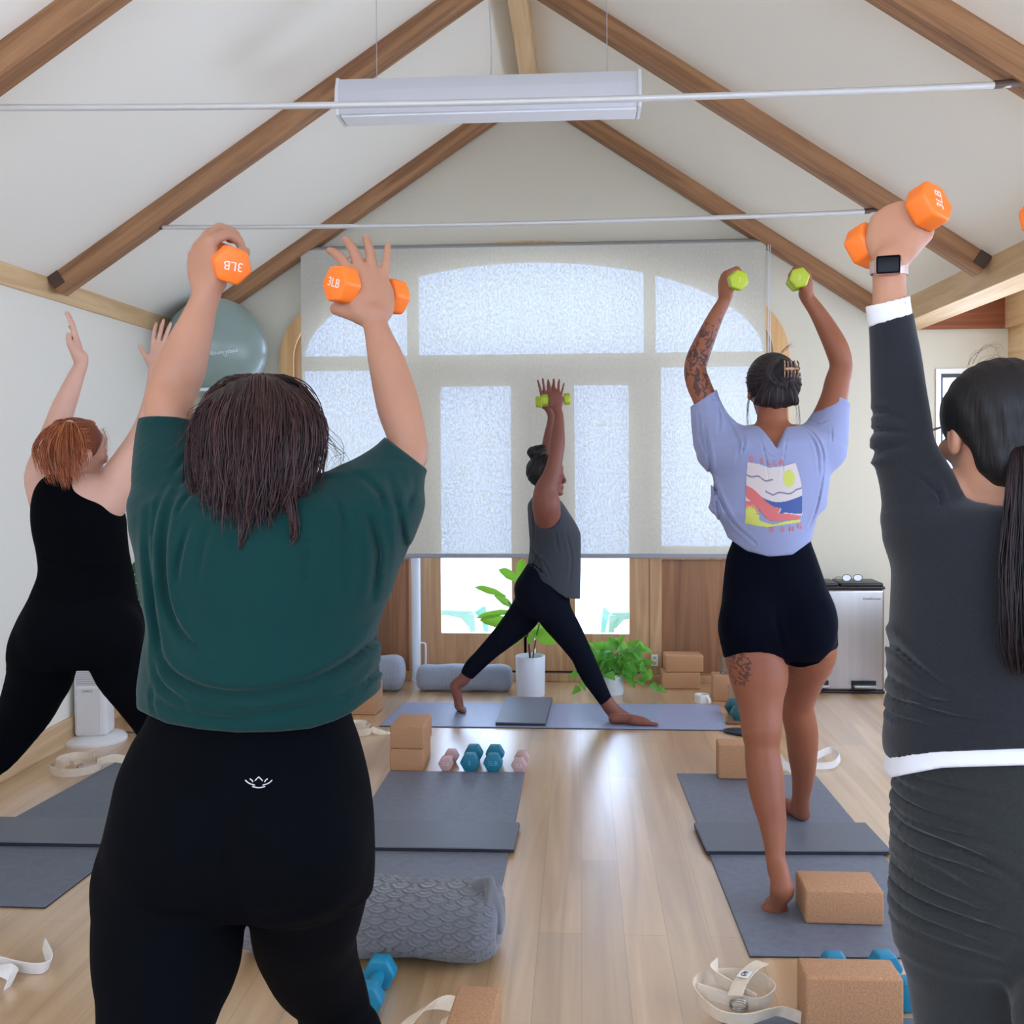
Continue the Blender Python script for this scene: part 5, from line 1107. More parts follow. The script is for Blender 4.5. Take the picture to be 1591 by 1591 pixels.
    gs.append(G(40, [(440, 740, 1.66, .014), (452, 790, 1.64, .010), (458, 830, 1.63, .006), (450, 850, 1.625, .003)], r=.0012)); gs.append(G(40, [(390, 780, 1.645, .016), (380, 830, 1.63, .012), (373, 872, 1.625, .004)], r=.0013))
    h2 = strands('hair_locks', gs, hm1, None, r=.0011, seed=4, sides=3)
    adopt(p, lg, bd, st, lo); h1.parent = bd; h2.parent = h1; bpy.context.view_layer.update()
    dl = dumbbell(gl_, axl, (0, 0, 1), .155, .038, .038, m_orange, 'orange dumbbell in the raised left hand of the person in green', '3LB', tup=(-.1, 0, -1), roll=.25, group='orange dumbbells held overhead')
    dr_ = dumbbell(gr_, axr, (0, 0, 1), .165, .038, .040, m_orange, 'orange dumbbell behind the open right hand of the person in green', '3LB', tup=(.55, .3, .8), roll=.1, group='orange dumbbells held overhead')
    return p
green()

# ---------------------------------------------------------------- person in charcoal long sleeves
def charcoal():
    p = person((.71, 1.70, 0), 'person in charcoal long-sleeved top and leggings at the right edge, long black ponytail, smartwatch')
    sk = skin('skin_warm', (186, 134, 106)); Y = 1.70; M_ = 3156
    mir = lambda R: [(v, l, M_-l, y, b) for v, l, y, b in R]
    pelvis = mir([(1110, 1398, Y, .11), (1170, 1396, Y, .12), (1217, 1390, Y, .13), (1254, 1386, Y, .14), (1297, 1386, Y, .15), (1334, 1385, Y, .155), (1393, 1389, Y, .15), (1440, 1397, Y, .13), (1465, 1403, Y, .11)])
    lleg = [(*P(u, v, y), DR(r, y)) for u, v, y, r in [(1492, 1420, 1.70, 98), (1495, 1470, 1.70, 93), (1500, 1501, 1.70, 88), (1503, 1545, 1.71, 84), (1506, 1591, 1.72, 80), (1509, 1640, 1.74, 72)]]+[(.665, 1.77, .30, .060), (.665, 1.80, .18, .042), (.665, 1.81, .09, .034)]
    rleg = [(*P(u, v, y), DR(r, y)) for u, v, y, r in [(1664, 1420, 1.68, 98), (1664, 1480, 1.63, 92), (1664, 1560, 1.56, 82), (1668, 1640, 1.50, 70)]]+[(.76, 1.28, .30, .056), (.765, 1.10, .17, .040), (.77, 1.03, .11, .034)]
    v = Vol((.44, .95, .05), (1.02, 1.95, .98), .0055); v.add(loft_px(pelvis, ex=2.3), 0); v.add(limb(lleg, n=3), .03); v.add(limb(rleg, n=3), .03)
    F = []
    for vv, ln, dp in ((1232, 190, .006), (1254, 160, .005), (1278, 140, .007), (1300, 190, .006), (1318, 150, .007), (1345, 170, .008), (1366, 120, .005), (1398, 150, .008), (1425, 190, .009), (1452, 160, .006), (1478, 180, .005)):
        F.append(([(1384, vv+4), (1384+ln*.3, vv-3), (1384+ln*.7, vv+3), (1384+ln, vv+ln*.10)], dp, .0075))
    F += [([(1395, 1305), (1460, 1312), (1530, 1332), (1575, 1365)], .008, .010), ([(1395, 1345), (1470, 1362), (1540, 1400)], .006, .012)]
    v.folds(F, 1.76, 1.58); v.keep(); LG = v; lg = v.mesh('leggings', cloth('charcoal_leggings', (46, 48, 48), .5, .95, .2, 300, .12), None, 1)
    v = Vol((.44, .93, 0), (1.16, 2.02, 1.90), .0048); dn = -.005
    v.add(loft_px(pelvis, ex=2.3, dr=dn), 0); v.add(limb(lleg, n=3, dr=dn), .03); v.add(limb(rleg, n=3, dr=dn), .03)
    v.add(loft_px(mir([(1190, 1402, Y, .11), (1100, 1400, Y, .11), (950, 1398, Y, .11), (860, 1400, Y, .115), (800, 1420, Y, .10), (782, 1460, Y, .075), (770, 1500, Y, .05)])), .03)
    v.add(limb_px([(1560, 800, 1.69, 58), (1552, 740, 1.68, 56), (1545, 700, 1.70, 56)]), .03)
    L, A = head_vol(v, P(1549, 672, 1.70), (-.12, .98, -.12), (0, .1, 1), 1.0)
    v.add(limb_px([(1450, 805, 1.70, 60), (1415, 720, 1.72, 44), (1398, 620, 1.74, 35), (1390, 540, 1.75, 31), (1384, 490, 1.75, 26.5), (1382, 455, 1.75, 24.5), (1382, 425, 1.75, 24.5), (1384, 405, 1.75, 26)]), .02)
    v.add(limb_px([(1706, 805, 1.70, 60), (1728, 720, 1.72, 44), (1722, 620, 1.74, 35), (1700, 540, 1.75, 31), (1692, 480, 1.75, 26.5), (1689, 430, 1.75, 24.5), (1688, 405, 1.75, 26)]), .02)
    wl = P(1386, 402, 1.75); ax = nrm((.58, -.70, .34)); gc = P(1393, 352, 1.77)
    hand(v, wl, (.10, .18, 1), (.80, -.50, .30), (.50, .86, -.1), [(70, 82, 45)]*4, 1.0, 'grip', 2, rfat=1.18)
    wr = P(1688, 404, 1.75); hand(v, wr, (-.10, .18, 1), (-.80, -.50, .30), (-.5, .86, -.1), [(70, 82, 45)]*4, 1.0, 'grip', 2, rfat=1.15); gr_ = P(1655, 352, 1.77)
    foot(v, (.665, 1.76, .0065), (0, 1, 0), .235); foot(v, (.77, .97, .0065), (0, 1, 0), .235)
    BV = v; eyes(p, L)
    # top
    v = Vol((.42, 1.45, .82), (1.18, 1.97, 1.68), .0048)
    tr_ = mir([(1215, 1374, Y, .13), (1181, 1374, Y, .14), (1155, 1372, Y, .145), (1100, 1377, Y, .14), (1020, 1380, Y, .135), (921, 1385, Y, .13), (852, 1386, Y, .13), (810, 1386, Y, .125), (790, 1402, Y, .11), (778, 1440, Y, .085), (768, 1500, Y, .06)])
    v.add(loft_px(tr_, ex=2.2), 0); v.keep(); SH = v
    sl_l = [(1448, 815, 1.70, 70), (1425, 752, 1.71, 54), (1405, 700, 1.72, 46), (1401, 655, 1.73, 42.5), (1396, 610, 1.74, 40), (1391.5, 557, 1.75, 37), (1386, 509, 1.75, 33.5), (1381, 460, 1.75, 32)]
    sl_r = [(3156-a if i < 1 else a2, b, c, d) for i, ((a, b, c, d), a2) in enumerate(zip(sl_l, (0, 1728, 1736, 1734, 1728, 1712, 1696, 1682)))]
    pl = (P(1383, 497, 1.75), (-.10, -.1, 1)); pr = (P(1690, 497, 1.75), (-.2, -.1, 1))
    pl = (P(1383, 496, 1.75), (-.26, 0, 1))
    v.add(limb_px(sl_l, planes=[pl]), .03); v.add(limb_px(sl_r, planes=[pr]), .03)
    v.sub(limb_px([(1560, 775, 1.68, 64), (1552, 700, 1.70, 66)]), .012)
    v.folds([([(1358, 590), (1372, 600), (1380, 625)], .005, .007), ([(1362, 660), (1385, 640), (1415, 634), (1440, 648)], .007, .009), ([(1368, 700), (1400, 668), (1440, 668)], .008, .008), ([(1374, 735), (1405, 700), (1445, 690)], .008, .010), ([(1380, 775), (1378, 740), (1392, 712), (1430, 705)], .006, .009), ([(1455, 735), (1468, 752), (1482, 772)], .007, .007), ([(1478, 748), (1486, 775), (1484, 800)], .007, .007), ([(1440, 720), (1452, 745), (1450, 775)], .005, .008), ([(1405, 600), (1425, 615), (1432, 640)], .003, .008),
             ([(1388, 930), (1398, 980), (1440, 1040), (1500, 1090)], .008, .010), ([(1384, 1130), (1430, 1112), (1500, 1120), (1590, 1124)], .006, .008), ([(1378, 1150), (1440, 1140), (1540, 1150)], .005, .008), ([(1420, 1125), (1470, 1098), (1560, 1096)], .004, .008), ([(1400, 1060), (1440, 1090), (1500, 1105)], .004, .01), ([(1396, 905), (1402, 1000)], .003, .012)], 1.76, 1.57)
    hf = hemfn([(1340, 1186), (1379, 1181), (1415, 1174), (1453, 1169), (1520, 1166), (1591, 1163), (1800, 1160)], 1.56)
    v.cut(lambda X, Y_, Z: hf(X, Y_, Z)); st = v.mesh('long_sleeve_top', cloth('charcoal_jersey', (40, 41, 45), .5, .95, .2, 300, .12), None, 1)
    BV.under(LG, .2, .95, .009, .03); BV.under(SH, .90, 1.28, .018, 0.0); bd = BV.mesh('body', sk, None, 2)
    # white underlayer: hem and cuffs
    v = Vol((.42, 1.5, .80), (1.05, 1.9, 1.0), .004); v.add(loft_px(mir([(1240, 1374, Y, .142), (1205, 1374, Y, .145), (1150, 1376, Y, .140), (1120, 1378, Y, .13)])), 0)
    h2_ = hemfn([(1340, 1212), (1376, 1210), (1415, 1202), (1463, 1193), (1520, 1191), (1591, 1189), (1800, 1188)], 1.56); h3_ = hemfn([(1340, 1170), (1591, 1150), (1800, 1150)], 1.56, 'below')
    v.cut(lambda X, Y_, Z: h2_(X, Y_, Z)); v.cut(lambda X, Y_, Z: h3_(X, Y_, Z)); v.disp(lambda X, Y_, Z: .0012*np.exp(-((h2_(X, Y_, Z)+.012)/.0022)**2)); un = v.mesh('white_hem', cloth('white_jersey', (226, 226, 232), .2), None, 1)
    cuffs = []
    for ua, vt, nx in ((1381, 463, -.26), (1676, 463, -.2)):
        v = Vol(P(ua-60, 530, 1.75)-np.array((0, .06, 0)), P(ua+70, 430, 1.75)+np.array((0, .06, 0)), .003)
        v.add(limb_px([(ua+7, 520, 1.75, 32.5), (ua, 484, 1.75, 32.5), (ua-3, 450, 1.75, 32.5)], planes=[(P(ua, 467, 1.75), (nx, -.1, 1)), (P(ua+3, 500, 1.75), (-nx, 0, -1))]), 0)
        v.sub(limb_px([(ua+2, 478, 1.75, 28), (ua-3, 440, 1.75, 28)]), 0); cuffs.append(v.mesh('white_cuff', MATS['white_jersey'], None, 1))
    # watch
    wc = P(1381, 418, 1.75); r1, r2 = DR(28, 1.75), DR(25, 1.75); b = MB()
    b.raw(*(lambda V, F: (V, F))([wc+np.array((r1*math.cos(t)*k, r2*math.sin(t)*k, z+math.cos(t)*-.002)) for t in np.linspace(0, 2*math.pi, 40, endpoint=False) for k, z in ((1, -.010), (1, .010), (.93, .010), (.93, -.010))], [(4*i+j, 4*i+(j+1) % 4, 4*((i+1) % 40)+(j+1) % 4, 4*((i+1) % 40)+j) for i in range(40) for j in range(4)]))
    m_rg = mat('rose_gold', (206, 184, 178), .35, .7, bump=.3, bscale=500, bdist=.0005); wt = b.build('smartwatch', m_rg, None, smooth=40)
    fm = frame_m(wc+np.array((-.010, -r2-.003, .001)), (.97, -.25, 0), (0, 0, 1), (-.25, -.97, 0))
    b = MB(); b.box((-.021, -.0165, -.005), (.021, .0165, .005), .005, 3, fm); cs = b.build('watch_case', mat('rose_gold_case', (206, 170, 160), .25, .8), wt, smooth=40); b = MB(); b.box((-.0185, -.0142, .0045), (.0185, .0142, .0062), .003, 3, fm); b.build('watch_screen', mat('watch_screen', (6, 6, 9), .35, spec=.15), cs, smooth=40)
    # hair
    hbm = hairmat('hair_black', (8, 7, 10), (18, 16, 20), .55); hbm2 = hairmat('hair_ponytail', (18, 10, 13), (42, 24, 28), .45)
    v = Vol(L(0, 0, 0)-.2, L(0, 0, 0)+.2, .004); v.add(ell(L(0, -.016, .026), (.088, .104, .090), A), 0); v.add(ell(L(0, -.06, -.045), (.066, .055, .055), A), .02)
    v.sub(ell(L(0, .12, -.05), (.12, .11, .115), A), .01); v.sub(ell(L(.085, .0, -.055), (.035, .05, .05), A), .01); v.sub(ell(L(-.085, .0, -.055), (.035, .05, .05), A), .01)
    c0 = L(0, 0, 0); v.disp(lambda X, Y_, Z: .0012*np.sin((X-c0[0])*300+(Z-c0[2])*60)); h1 = v.mesh('hair', hbm, None, 2)
    def G(n, pts, **o): return (n, [(*P(u, w, y), s) for u, w, y, s in pts], o)
    h2 = strands('ponytail', [G(620, [(1588, 690, 1.60, .012), (1592, 730, 1.565, .022), (1592, 800, 1.55, .030), (1592, 900, 1.535, .036), (1593, 1000, 1.53, .034), (1594, 1065, 1.53, .016)], wob=.003, r=.0015, squash=.6, stray=.004), G(260, [(1588, 690, 1.60, .010), (1592, 800, 1.55, .020), (1592, 940, 1.54, .026), (1593, 1040, 1.53, .016)], wob=.002, r=.002, squash=.6)], hbm2, None, seed=8)
    fl = strands('flyaways', [G(12, [(1520, 575, 1.70, .02), (1530, 560, 1.69, .022), (1548, 551, 1.68, .02), (1570, 556, 1.68, .02)], stray=.006, wob=.004, r=.00028)], hbm, None, seed=9)
    # glasses arm
    b = MB(); b.tube([L(-.078, .0, .012), L(-.078, .06, .012), L(-.070, .10, .008)], .0016, 6); b.tube([L(.078, .0, .012), L(.078, .06, .012), L(.070, .10, .008)], .0016, 6)
    b.tube([L(-.07+.035+.030*math.cos(t), .112, .003+.022*math.sin(t)) for t in np.linspace(0, 6.283, 20)], .0015, 6, cap=False); b.tube([L(.07-.035+.030*math.cos(t), .112, .003+.022*math.sin(t)) for t in np.linspace(0, 6.283, 20)], .0015, 6, cap=False); b.tube([L(-.008, .113, .008), L(.008, .113, .008)], .0015, 6)
    gs = b.build('eyeglasses', MATS['glasses_frame'], None, smooth=60)
    adopt(p, lg, bd, st, un, wt, gs, *cuffs); h1.parent = bd; h2.parent = h1; fl.parent = h1
    dumbbell(gc, ax, (0, 0, 1), .165, .039, .040, m_orange, 'orange dumbbell gripped above the smartwatch wrist', '3LB', tup=(-.75, -.2, .1), roll=.2, group='orange dumbbells held overhead')
    dumbbell(gr_, nrm((-.78, -.50, .2)), (0, 0, 1), .155, .037, .044, m_orange, 'orange dumbbell cut off by the right edge of the picture', '3LB', roll=.2, group='orange dumbbells held overhead')
charcoal()

# ---------------------------------------------------------------- person in lavender shirt
def lavender():
    Y = 3.45; p = person((P(1210, 1000, Y)[0], Y, 0), 'person in lavender graphic tee and black shorts, dark hair clipped up, lime dumbbells overhead')
    tc_ = [P(1104, 600, 3.5), P(1082, 570, 3.5), P(1092, 535, 3.5), P(1110, 500, 3.5), P(1098, 625, 3.5)]
    sk = skin('skin_tan', (146, 88, 63), [(tc_[0], .065, 28, .50, (60, 44, 44)), (tc_[1], .06, 24, .50, (56, 42, 44)), (tc_[2], .055, 22, .53, (56, 42, 44)), (tc_[3], .05, 20, .56, (60, 46, 46)), (P(1139, 1040, 3.33), .062, 30, .52, (70, 48, 44))])
    pelvis = [(800, 1144, 1254, Y, .095), (835, 1140, 1258, Y, .10), (867, 1129, 1269, Y, .11), (907, 1124, 1283, Y, .12), (935, 1121.6, 1294, Y, .13), (955, 1118.5, 1298, Y, .135), (975, 1117, 1299, Y, .135), (992, 1119, 1298, Y, .13), (1008, 1124, 1294, Y, .12), (1020, 1130, 1286, Y, .10)]
    ll = [(1168, 975, 3.44, 47), (1172, 1005, 3.42, 47), (1176, 1030, 3.41, 46.5), (1179, 1052, 3.40, 44), (1180, 1079, 3.38, 36.8), (1182, 1107, 3.36, 32.5), (1183, 1135, 3.34, 30.5), (1184, 1157, 3.33, 26.5), (1185, 1177, 3.32, 27), (1189, 1210, 3.30, 28.5), (1194, 1245, 3.27, 25), (1200, 1275, 3.25, 21.5), (1203, 1308, 3.22, 16.5), (1205, 1333, 3.20, 15), (1209, 1355, 3.18, 15)]
    rl = [(1255, 985, 3.48, 42), (1258, 1015, 3.52, 40), (1250, 1050, 3.58, 31), (1240, 1092, 3.64, 24), (1241, 1113, 3.66, 25), (1246, 1140, 3.69, 24.5), (1247, 1172, 3.73, 22), (1248, 1205, 3.78, 17.5), (1244.5, 1240, 3.83, 13), (1246, 1262, 3.86, 12)]
    def legs(v, dr=0, top=99): v.add(limb_px(ll[:top], dr=dr, n=3), .015); v.add(limb_px(rl[:top], dr=dr, n=3), .015)
    def butt(v, dr=0):
        for u in (1166, 1252): v.add(ell(P(u, 968, 3.38), (.088+dr, .080+dr, .10+dr)), .045)
    v = Vol((.34, 3.2, .60), (.98, 3.75, 1.16), .005); v.add(loft_px(pelvis, ex=2.3), 0); butt(v); legs(v, .003, 5)
    v.keep(); SO = v
    hf = hemfn([(1100, 1024), (1129, 1022), (1150, 1015), (1181, 1013.5), (1203, 1017), (1215, 1023), (1222, 1033), (1232, 1037), (1250, 1037), (1272, 1031), (1291, 1012), (1310, 1003)], 3.33)
    v.cut(lambda X, Y_, Z: hf(X, Y_, Z)); v.folds([([(1207, 940), (1208, 970), (1216, 1000), (1222, 1026)], .004, .016)], 3.4, 3.3)
    so = v.mesh('shorts', cloth('navy_black_shorts', (4, 6, 19), .15, .9, .0), None, 2)
    v = Vol((.18, 3.05, 0), (1.02, 4.2, 2.08), .0052); dn = -.004
    v.add(loft_px([(a, l, r, y, b) for a, l, r, y, b in pelvis], ex=2.3, dr=dn), 0); butt(v, dn); legs(v, 0)
    v.add(loft_px([(850, 1140, 1258, Y, .095), (780, 1136, 1262, Y, .095), (720, 1128, 1270, Y, .10), (690, 1126, 1272, Y, .095), (672, 1136, 1264, Y, .080), (660, 1160, 1244, Y, .055)]), .02)
    v.add(limb_px([(1201, 690, 3.44, 27), (1200, 650, 3.45, 23), (1200, 625, 3.47, 23)]), .02)
    L, A = head_vol(v, P(1199, 605, 3.49), (0, 1, -.05), (0, 0, 1), .98)
    v.add(limb_px([(1128, 690, 3.46, 30), (1108, 655, 3.48, 22), (1096, 622, 3.50, 18.5), (1085, 596, 3.51, 18.5), (1080, 574, 3.52, 17), (1085, 553, 3.52, 17), (1099, 520, 3.53, 14.5), (1113, 490, 3.53, 11.8), (1125, 468, 3.53, 10), (1128, 458, 3.53, 10.5)]), .015)
    v.add(limb_px([(1268, 690, 3.46, 30), (1285, 650, 3.48, 23), (1296, 618, 3.50, 20), (1301, 594, 3.51, 19), (1307, 568, 3.52, 17), (1300, 541, 3.52, 17.5), (1284, 509, 3.53, 15), (1268, 482, 3.53, 12), (1255, 464, 3.53, 10.5), (1251, 456, 3.53, 10.5)]), .015)
    hand(v, P(1124, 463, 3.53), (.05, .05, 1), (.2, -1, 0), (1, .2, 0), [(62, 80, 60)]*4, .92, 'grip', 1, rfat=1.1); hand(v, P(1257, 462, 3.53), (-.05, .05, 1), (-.2, -1, 0), (-1, .2, 0), [(62, 80, 60)]*4, .92, 'grip', 1, rfat=1.1)
    # lifted back foot: heel up, ball on the mat
    v.add(limb([(*P(1209, 1350, 3.18), .029), (*P(1213, 1366, 3.155), .031), (*P(1215, 1380, 3.145), .036)], n=3), .012)
    v.add(limb([(*P(1214, 1386, 3.15), .033), (*P(1208, 1400, 3.165), .027), (*P(1203, 1411, 3.18), .027)], n=3), .012)
    v.add(limb([(*P(1193, 1413, 3.185), .021), (*P(1214, 1413, 3.185), .022)], n=1), .014)
    bb = P(1203, 1420, 3.20)
    for i in range(5): x = bb[0]-.014+i*.010; v.add(limb([(x, 3.20, .024, .013), (x, 3.228, .016, .009)], n=1), .008)
    hh = PF(1250, 1281); foot(v, (hh[0], hh[1]+.02, .0065), (-.38, 1, 0), .235)
    BV = v; eyes(p, L, .98)
    v = Vol((.20, 3.18, 1.02), (1.02, 3.75, 1.66), .0042)
    sr = [(885, 1138, 1258, Y, .10), (866, 1136, 1261, Y, .115), (845, 1131, 1262, Y, .125), (828, 1127, 1263, Y, .13), (812, 1118, 1268, Y, .132), (797, 1103, 1279, Y, .132), (788, 1101, 1284, Y, .13), (770, 1105, 1286, Y, .13), (741, 1109, 1290, Y, .13), (719, 1103, 1296, Y, .13), (700, 1092, 1302, Y, .125), (687, 1085, 1306, Y, .12), (676, 1095, 1300, Y, .10), (667, 1120, 1280, Y, .075), (661, 1150, 1250, Y, .05)]
    v.add(loft_px(sr, ex=2.1), 0); v.keep(); SH = v
    sl_l = [(1122, 695, 3.46, 42), (1106, 662, 3.48, 31), (1097, 632, 3.50, 24), (1091, 608, 3.51, 22)]; sl_r = [(1275, 695, 3.46, 40), (1287, 660, 3.48, 30), (1296, 630, 3.50, 23), (1302, 600, 3.51, 22)]
    pl = (P(1096, 616, 3.50), (-.55, 0, .84)); pr = (P(1298, 616, 3.50), (.42, 0, .9))
    v.add(limb_px(sl_l, planes=[pl]), .02); v.add(limb_px(sl_r, planes=[pr]), .02)
    for rws, pp in ((sl_l, pl), (sl_r, pr)): v.sub(limb_px([(a, b, c, d-3.2) for a, b, c, d in rws], planes=[(np.array(pp[0])-nrm(pp[1])*.03, -nrm(pp[1]))]), 0)
    a_, c_, d_ = P(1179, 655, 3.36), P(1228, 655, 3.36), P(1204, 697, 3.36)
    def vee(X, Y_, Z):
        def half(p_, q_, s): n = np.array((q_[2]-p_[2], -(q_[0]-p_[0]))); n = n/np.linalg.norm(n)*s; return (X-p_[0])*n[0]+(Z-p_[2])*n[1]
        return np.maximum(np.maximum(half(a_, d_, 1), half(c_, d_, -1)), Y_-3.47)
    v.sub((vee, (.4, 3.2, 1.4), (.8, 3.47, 1.7)), .006)
    v.sub(limb_px([(1202, 680, 3.45, 25), (1200, 640, 3.46, 28)]), .004)
    v.folds([([(1114, 612), (1125, 640), (1120, 672)], .005, .008), ([(1128, 628), (1140, 655), (1150, 690), (1146, 720)], .006, .007), ([(1158, 662), (1158, 690), (1150, 715)], .006, .006), ([(1100, 660), (1105, 700), (1118, 760), (1140, 810), (1175, 845)], .009, .008), ([(1092, 640), (1095, 680), (1106, 720)], .006, .007), ([(1176, 665), (1188, 700), (1194, 745)], .004, .005), ([(1226, 668), (1220, 700), (1212, 760)], .004, .005), ([(1183, 695), (1200, 710), (1220, 700)], .004, .005), ([(1250, 655), (1268, 672), (1282, 700), (1284, 730)], .006, .007), ([(1262, 640), (1280, 656), (1298, 650)], .006, .006), ([(1258, 668), (1272, 700), (1276, 740)], .005, .008), ([(1110, 745), (1112, 790)], .006, .007), ([(1116, 760), (1122, 800), (1132, 828)], .007, .007), ([(1285, 730), (1276, 780), (1262, 820)], .006, .008), ([(1302, 660), (1298, 690)], .005, .006)], 3.48, 3.32)
    hf = hemfn([(1090, 790), (1101, 789.5), (1112, 802), (1129, 834), (1160, 856), (1195, 865), (1231, 862), (1261, 840), (1270, 802), (1284, 788.5), (1300, 789)], 3.33)
    v.cut(lambda X, Y_, Z: np.where(Y_ < Y, hf(X, Y_, Z), (P(1200, 800, Y)[2]-Z)*1.0)); v.cut(lambda X, Y_, Z: hf(X, Y_, Z))
    lf = cloth('lavender_jersey', (144, 150, 184), .3, .95, .15); st = v.mesh('shirt', lf, None, 2)
    BV.under(SO, .755, 1.14, .004); BV.under(SH, 1.12, 1.43, .010, 0.0); bd = BV.mesh('body', sk, None, 2)
    # print on the back
    bvh = BVHTree.FromPolygons([q.co for q in st.data.vertices], [list(f.vertices) for f in st.data.polygons])
    Wd, Hh = 176, 244; Z0 = (1050, 580, 4.971)
    def cv(x, y): return Z0[0]+x/Z0[2], Z0[1]+y/Z0[2]
    corners = [cv(553, 690), cv(925, 692), cv(975, 1150), cv(540, 1165)]
    def inside(poly, x, y):
        c = False; n = len(poly); j = n-1
        for i in range(n):
            xi, yi = poly[i]; xj, yj = poly[j]
            if ((yi > y) != (yj > y)) and (x < (xj-xi)*(y-yi)/(yj-yi)+xi): c = not c
            j = i
        return c
    A_ = lambda pts: [tuple(q) for q in cr([(*q, 0) for q in pts], 4)[:, :2]]
    panel = [(555, 688), (640, 700), (720, 730), (845, 715), (925, 690), (955, 790), (975, 880), (978, 1085), (960, 1150), (700, 1190), (535, 1165), (540, 1000), (545, 800)]
    coral = A_([(545, 865), (600, 895), (660, 950), (700, 985), (760, 1030), (810, 1045)])+[(790, 1080), (870, 1085), (965, 1100)]+A_([(950, 1130), (850, 1135), (740, 1140), (690, 1110), (640, 1040), (545, 960)])
    blue = A_([(670, 960), (730, 985), (800, 995), (880, 980), (976, 945)])+[(976, 1085), (880, 1082)]+A_([(850, 1075), (800, 1082), (815, 1045), (760, 1032), (710, 1000)])
    gre = A_([(535, 1120), (600, 1110), (680, 1150), (760, 1165), (860, 1140), (965, 1130)])+[(962, 1150)]+A_([(860, 1165), (740, 1188), (640, 1180), (535, 1160)])
    pine = [(540, 1140)]+[(575+r*math.cos(t), 1080+r*math.sin(t)) for k in range(22) for t, r in ((math.pi+.1+k*.155, 74 if k % 2 else 38),)]+[(640, 1140)]
    grey_ = A_([(640, 1040), (700, 1090), (740, 1140), (680, 1140), (600, 1105)])
    def colour(x, y):
        if not inside(panel, x, y): return -1
        if inside(pine, x, y) or inside(gre, x, y): return 3
        if inside(blue, x, y): return 2
        if inside(coral, x, y): return 1
        if inside(grey_, x, y) or y > 1100 or (y > 985 and x < 700): return -1 if y > 1090 or not x < 640 else 1
        if ((x-875)/45)**2+((y-812)/68)**2 < 1: return 3
        for pts in (LN1, LN2):
            for q, r in zip(pts, pts[1:]):
                if min(q[0], r[0])-2 <= x <= max(q[0], r[0])+2 and abs(y-(q[1]+(r[1]-q[1])*(x-q[0])/(r[0]-q[0]+1e-6))) < 7: return 4
        return 0
    LN1 = A_([(545, 785), (590, 800), (640, 795), (690, 830), (750, 820)]); LN2 = A_([(695, 912), (750, 938), (800, 920), (880, 930), (930, 900), (975, 885)])
    FN = {'B': '1110 1001 1110 1001 1110', 'I': '111 010 010 010 111', 'L': '100 100 100 100 111', 'A': '0110 1001 1111 1001 1001', 'O': '0110 1001 1001 1001 0110', 'N': '1001 1101 1011 1001 1001', 'G': '0111 1000 1011 1001 0111'}
    letters = []
    for ch, x, y in (('B', 570, 640), ('I', 650, 655), ('L', 705, 668), ('L', 755, 672), ('A', 800, 668), ('B', 725, 1188), ('O', 805, 1186), ('N', 880, 1180), ('G', 940, 1162)):
        rws = FN[ch].split()
        for j, rr in enumerate(rws):
            for i, c in enumerate(rr):
                if c == '1': letters.append((x+i*8.5, y+j*8, 8.5, 8))
    VV, FF, MI = [], [], []; cache = {}
    def vert(x, y):
        k = (round(x, 2), round(y, 2))
        if k not in cache:
            u, w = cv(x, y); d = Vector(ray(u, w)).normalized(); h = bvh.ray_cast(Vector(cO), d); cache[k] = len(VV); VV.append(h[0]-d*.0022 if h[0] is not None else Vector(P(u, w, 3.33)))
        return cache[k]
    stp = 4.5
    for i in range(int(460/stp)):
        for j in range(int(520/stp)):
            x, y = 530+i*stp, 680+j*stp; c = colour(x+stp/2, y+stp/2)
            if c >= 0: FF.append((vert(x, y), vert(x+stp, y), vert(x+stp, y+stp), vert(x, y+stp))); MI.append(c)
    for x, y, w, h in letters: FF.append((vert(x, y), vert(x+w, y), vert(x+w, y+h), vert(x, y+h))); MI.append(1)
    pc = [mat('print_cream', (205, 194, 192), .8), mat('print_coral', (205, 108, 108), .8), mat('print_blue', (66, 88, 148), .8), mat('print_yellow', (196, 200, 96), .8), mat('print_gray', (128, 124, 138), .8)]
    pr_ = mesh('shirt_print', VV, FF, pc); pr_.data.polygons.foreach_set('material_index', MI); pr_.parent = st
    # hair up with claw clip
    hm_ = hairmat('hair_espresso', (30, 25, 30), (84, 70, 72), .4); hb = hairmat('hair_espresso_base', (26, 22, 28), (26, 22, 28), .45)
    v = Vol(L(0, 0, 0)-.17, L(0, 0, 0)+.17, .004); v.add(ell(L(0, -.014, .030), (.084, .098, .092), A), 0); v.add(ell(L(.01, -.095, .035), (.050, .034, .055), A), .02); v.add(ell(L(0, -.056, -.035), (.046, .032, .040), A), .03)
    v.sub(ell(L(0, .11, -.05), (.12, .10, .11), A), .01); h1 = v.mesh('hair', hb, None, 2)
    def W(a, b, c): return tuple(L(a, b, c))
    gs = []
    for i in range(26):
        th = math.radians(-120+i*9.6+0); sx, sz = math.sin(th), math.cos(th)
        gs.append((42, [(*W(sx*.060, .035-abs(sx)*.02, .030+sz*.075), .010), (*W(sx*.084, -.035, .022+sz*.086), .010), (*W(sx*.066, -.085, .022+sz*.060), .010), (*W(sx*.03+.008, -.118, .03+sz*.028), .008), (*W(-sx*.012+.010, -.130, .035-sz*.006), .006)], {'wob': .0015, 'r': .0012, 'lmin': .9}))
    gs.append((60, [(*W(.0, -.115, .085), .012), (*W(-.03, -.13, .05), .012), (*W(-.01, -.135, .01), .012), (*W(.035, -.125, .02), .012), (*W(.035, -.12, .06), .01)], {'wob': .002, 'r': .0012}))
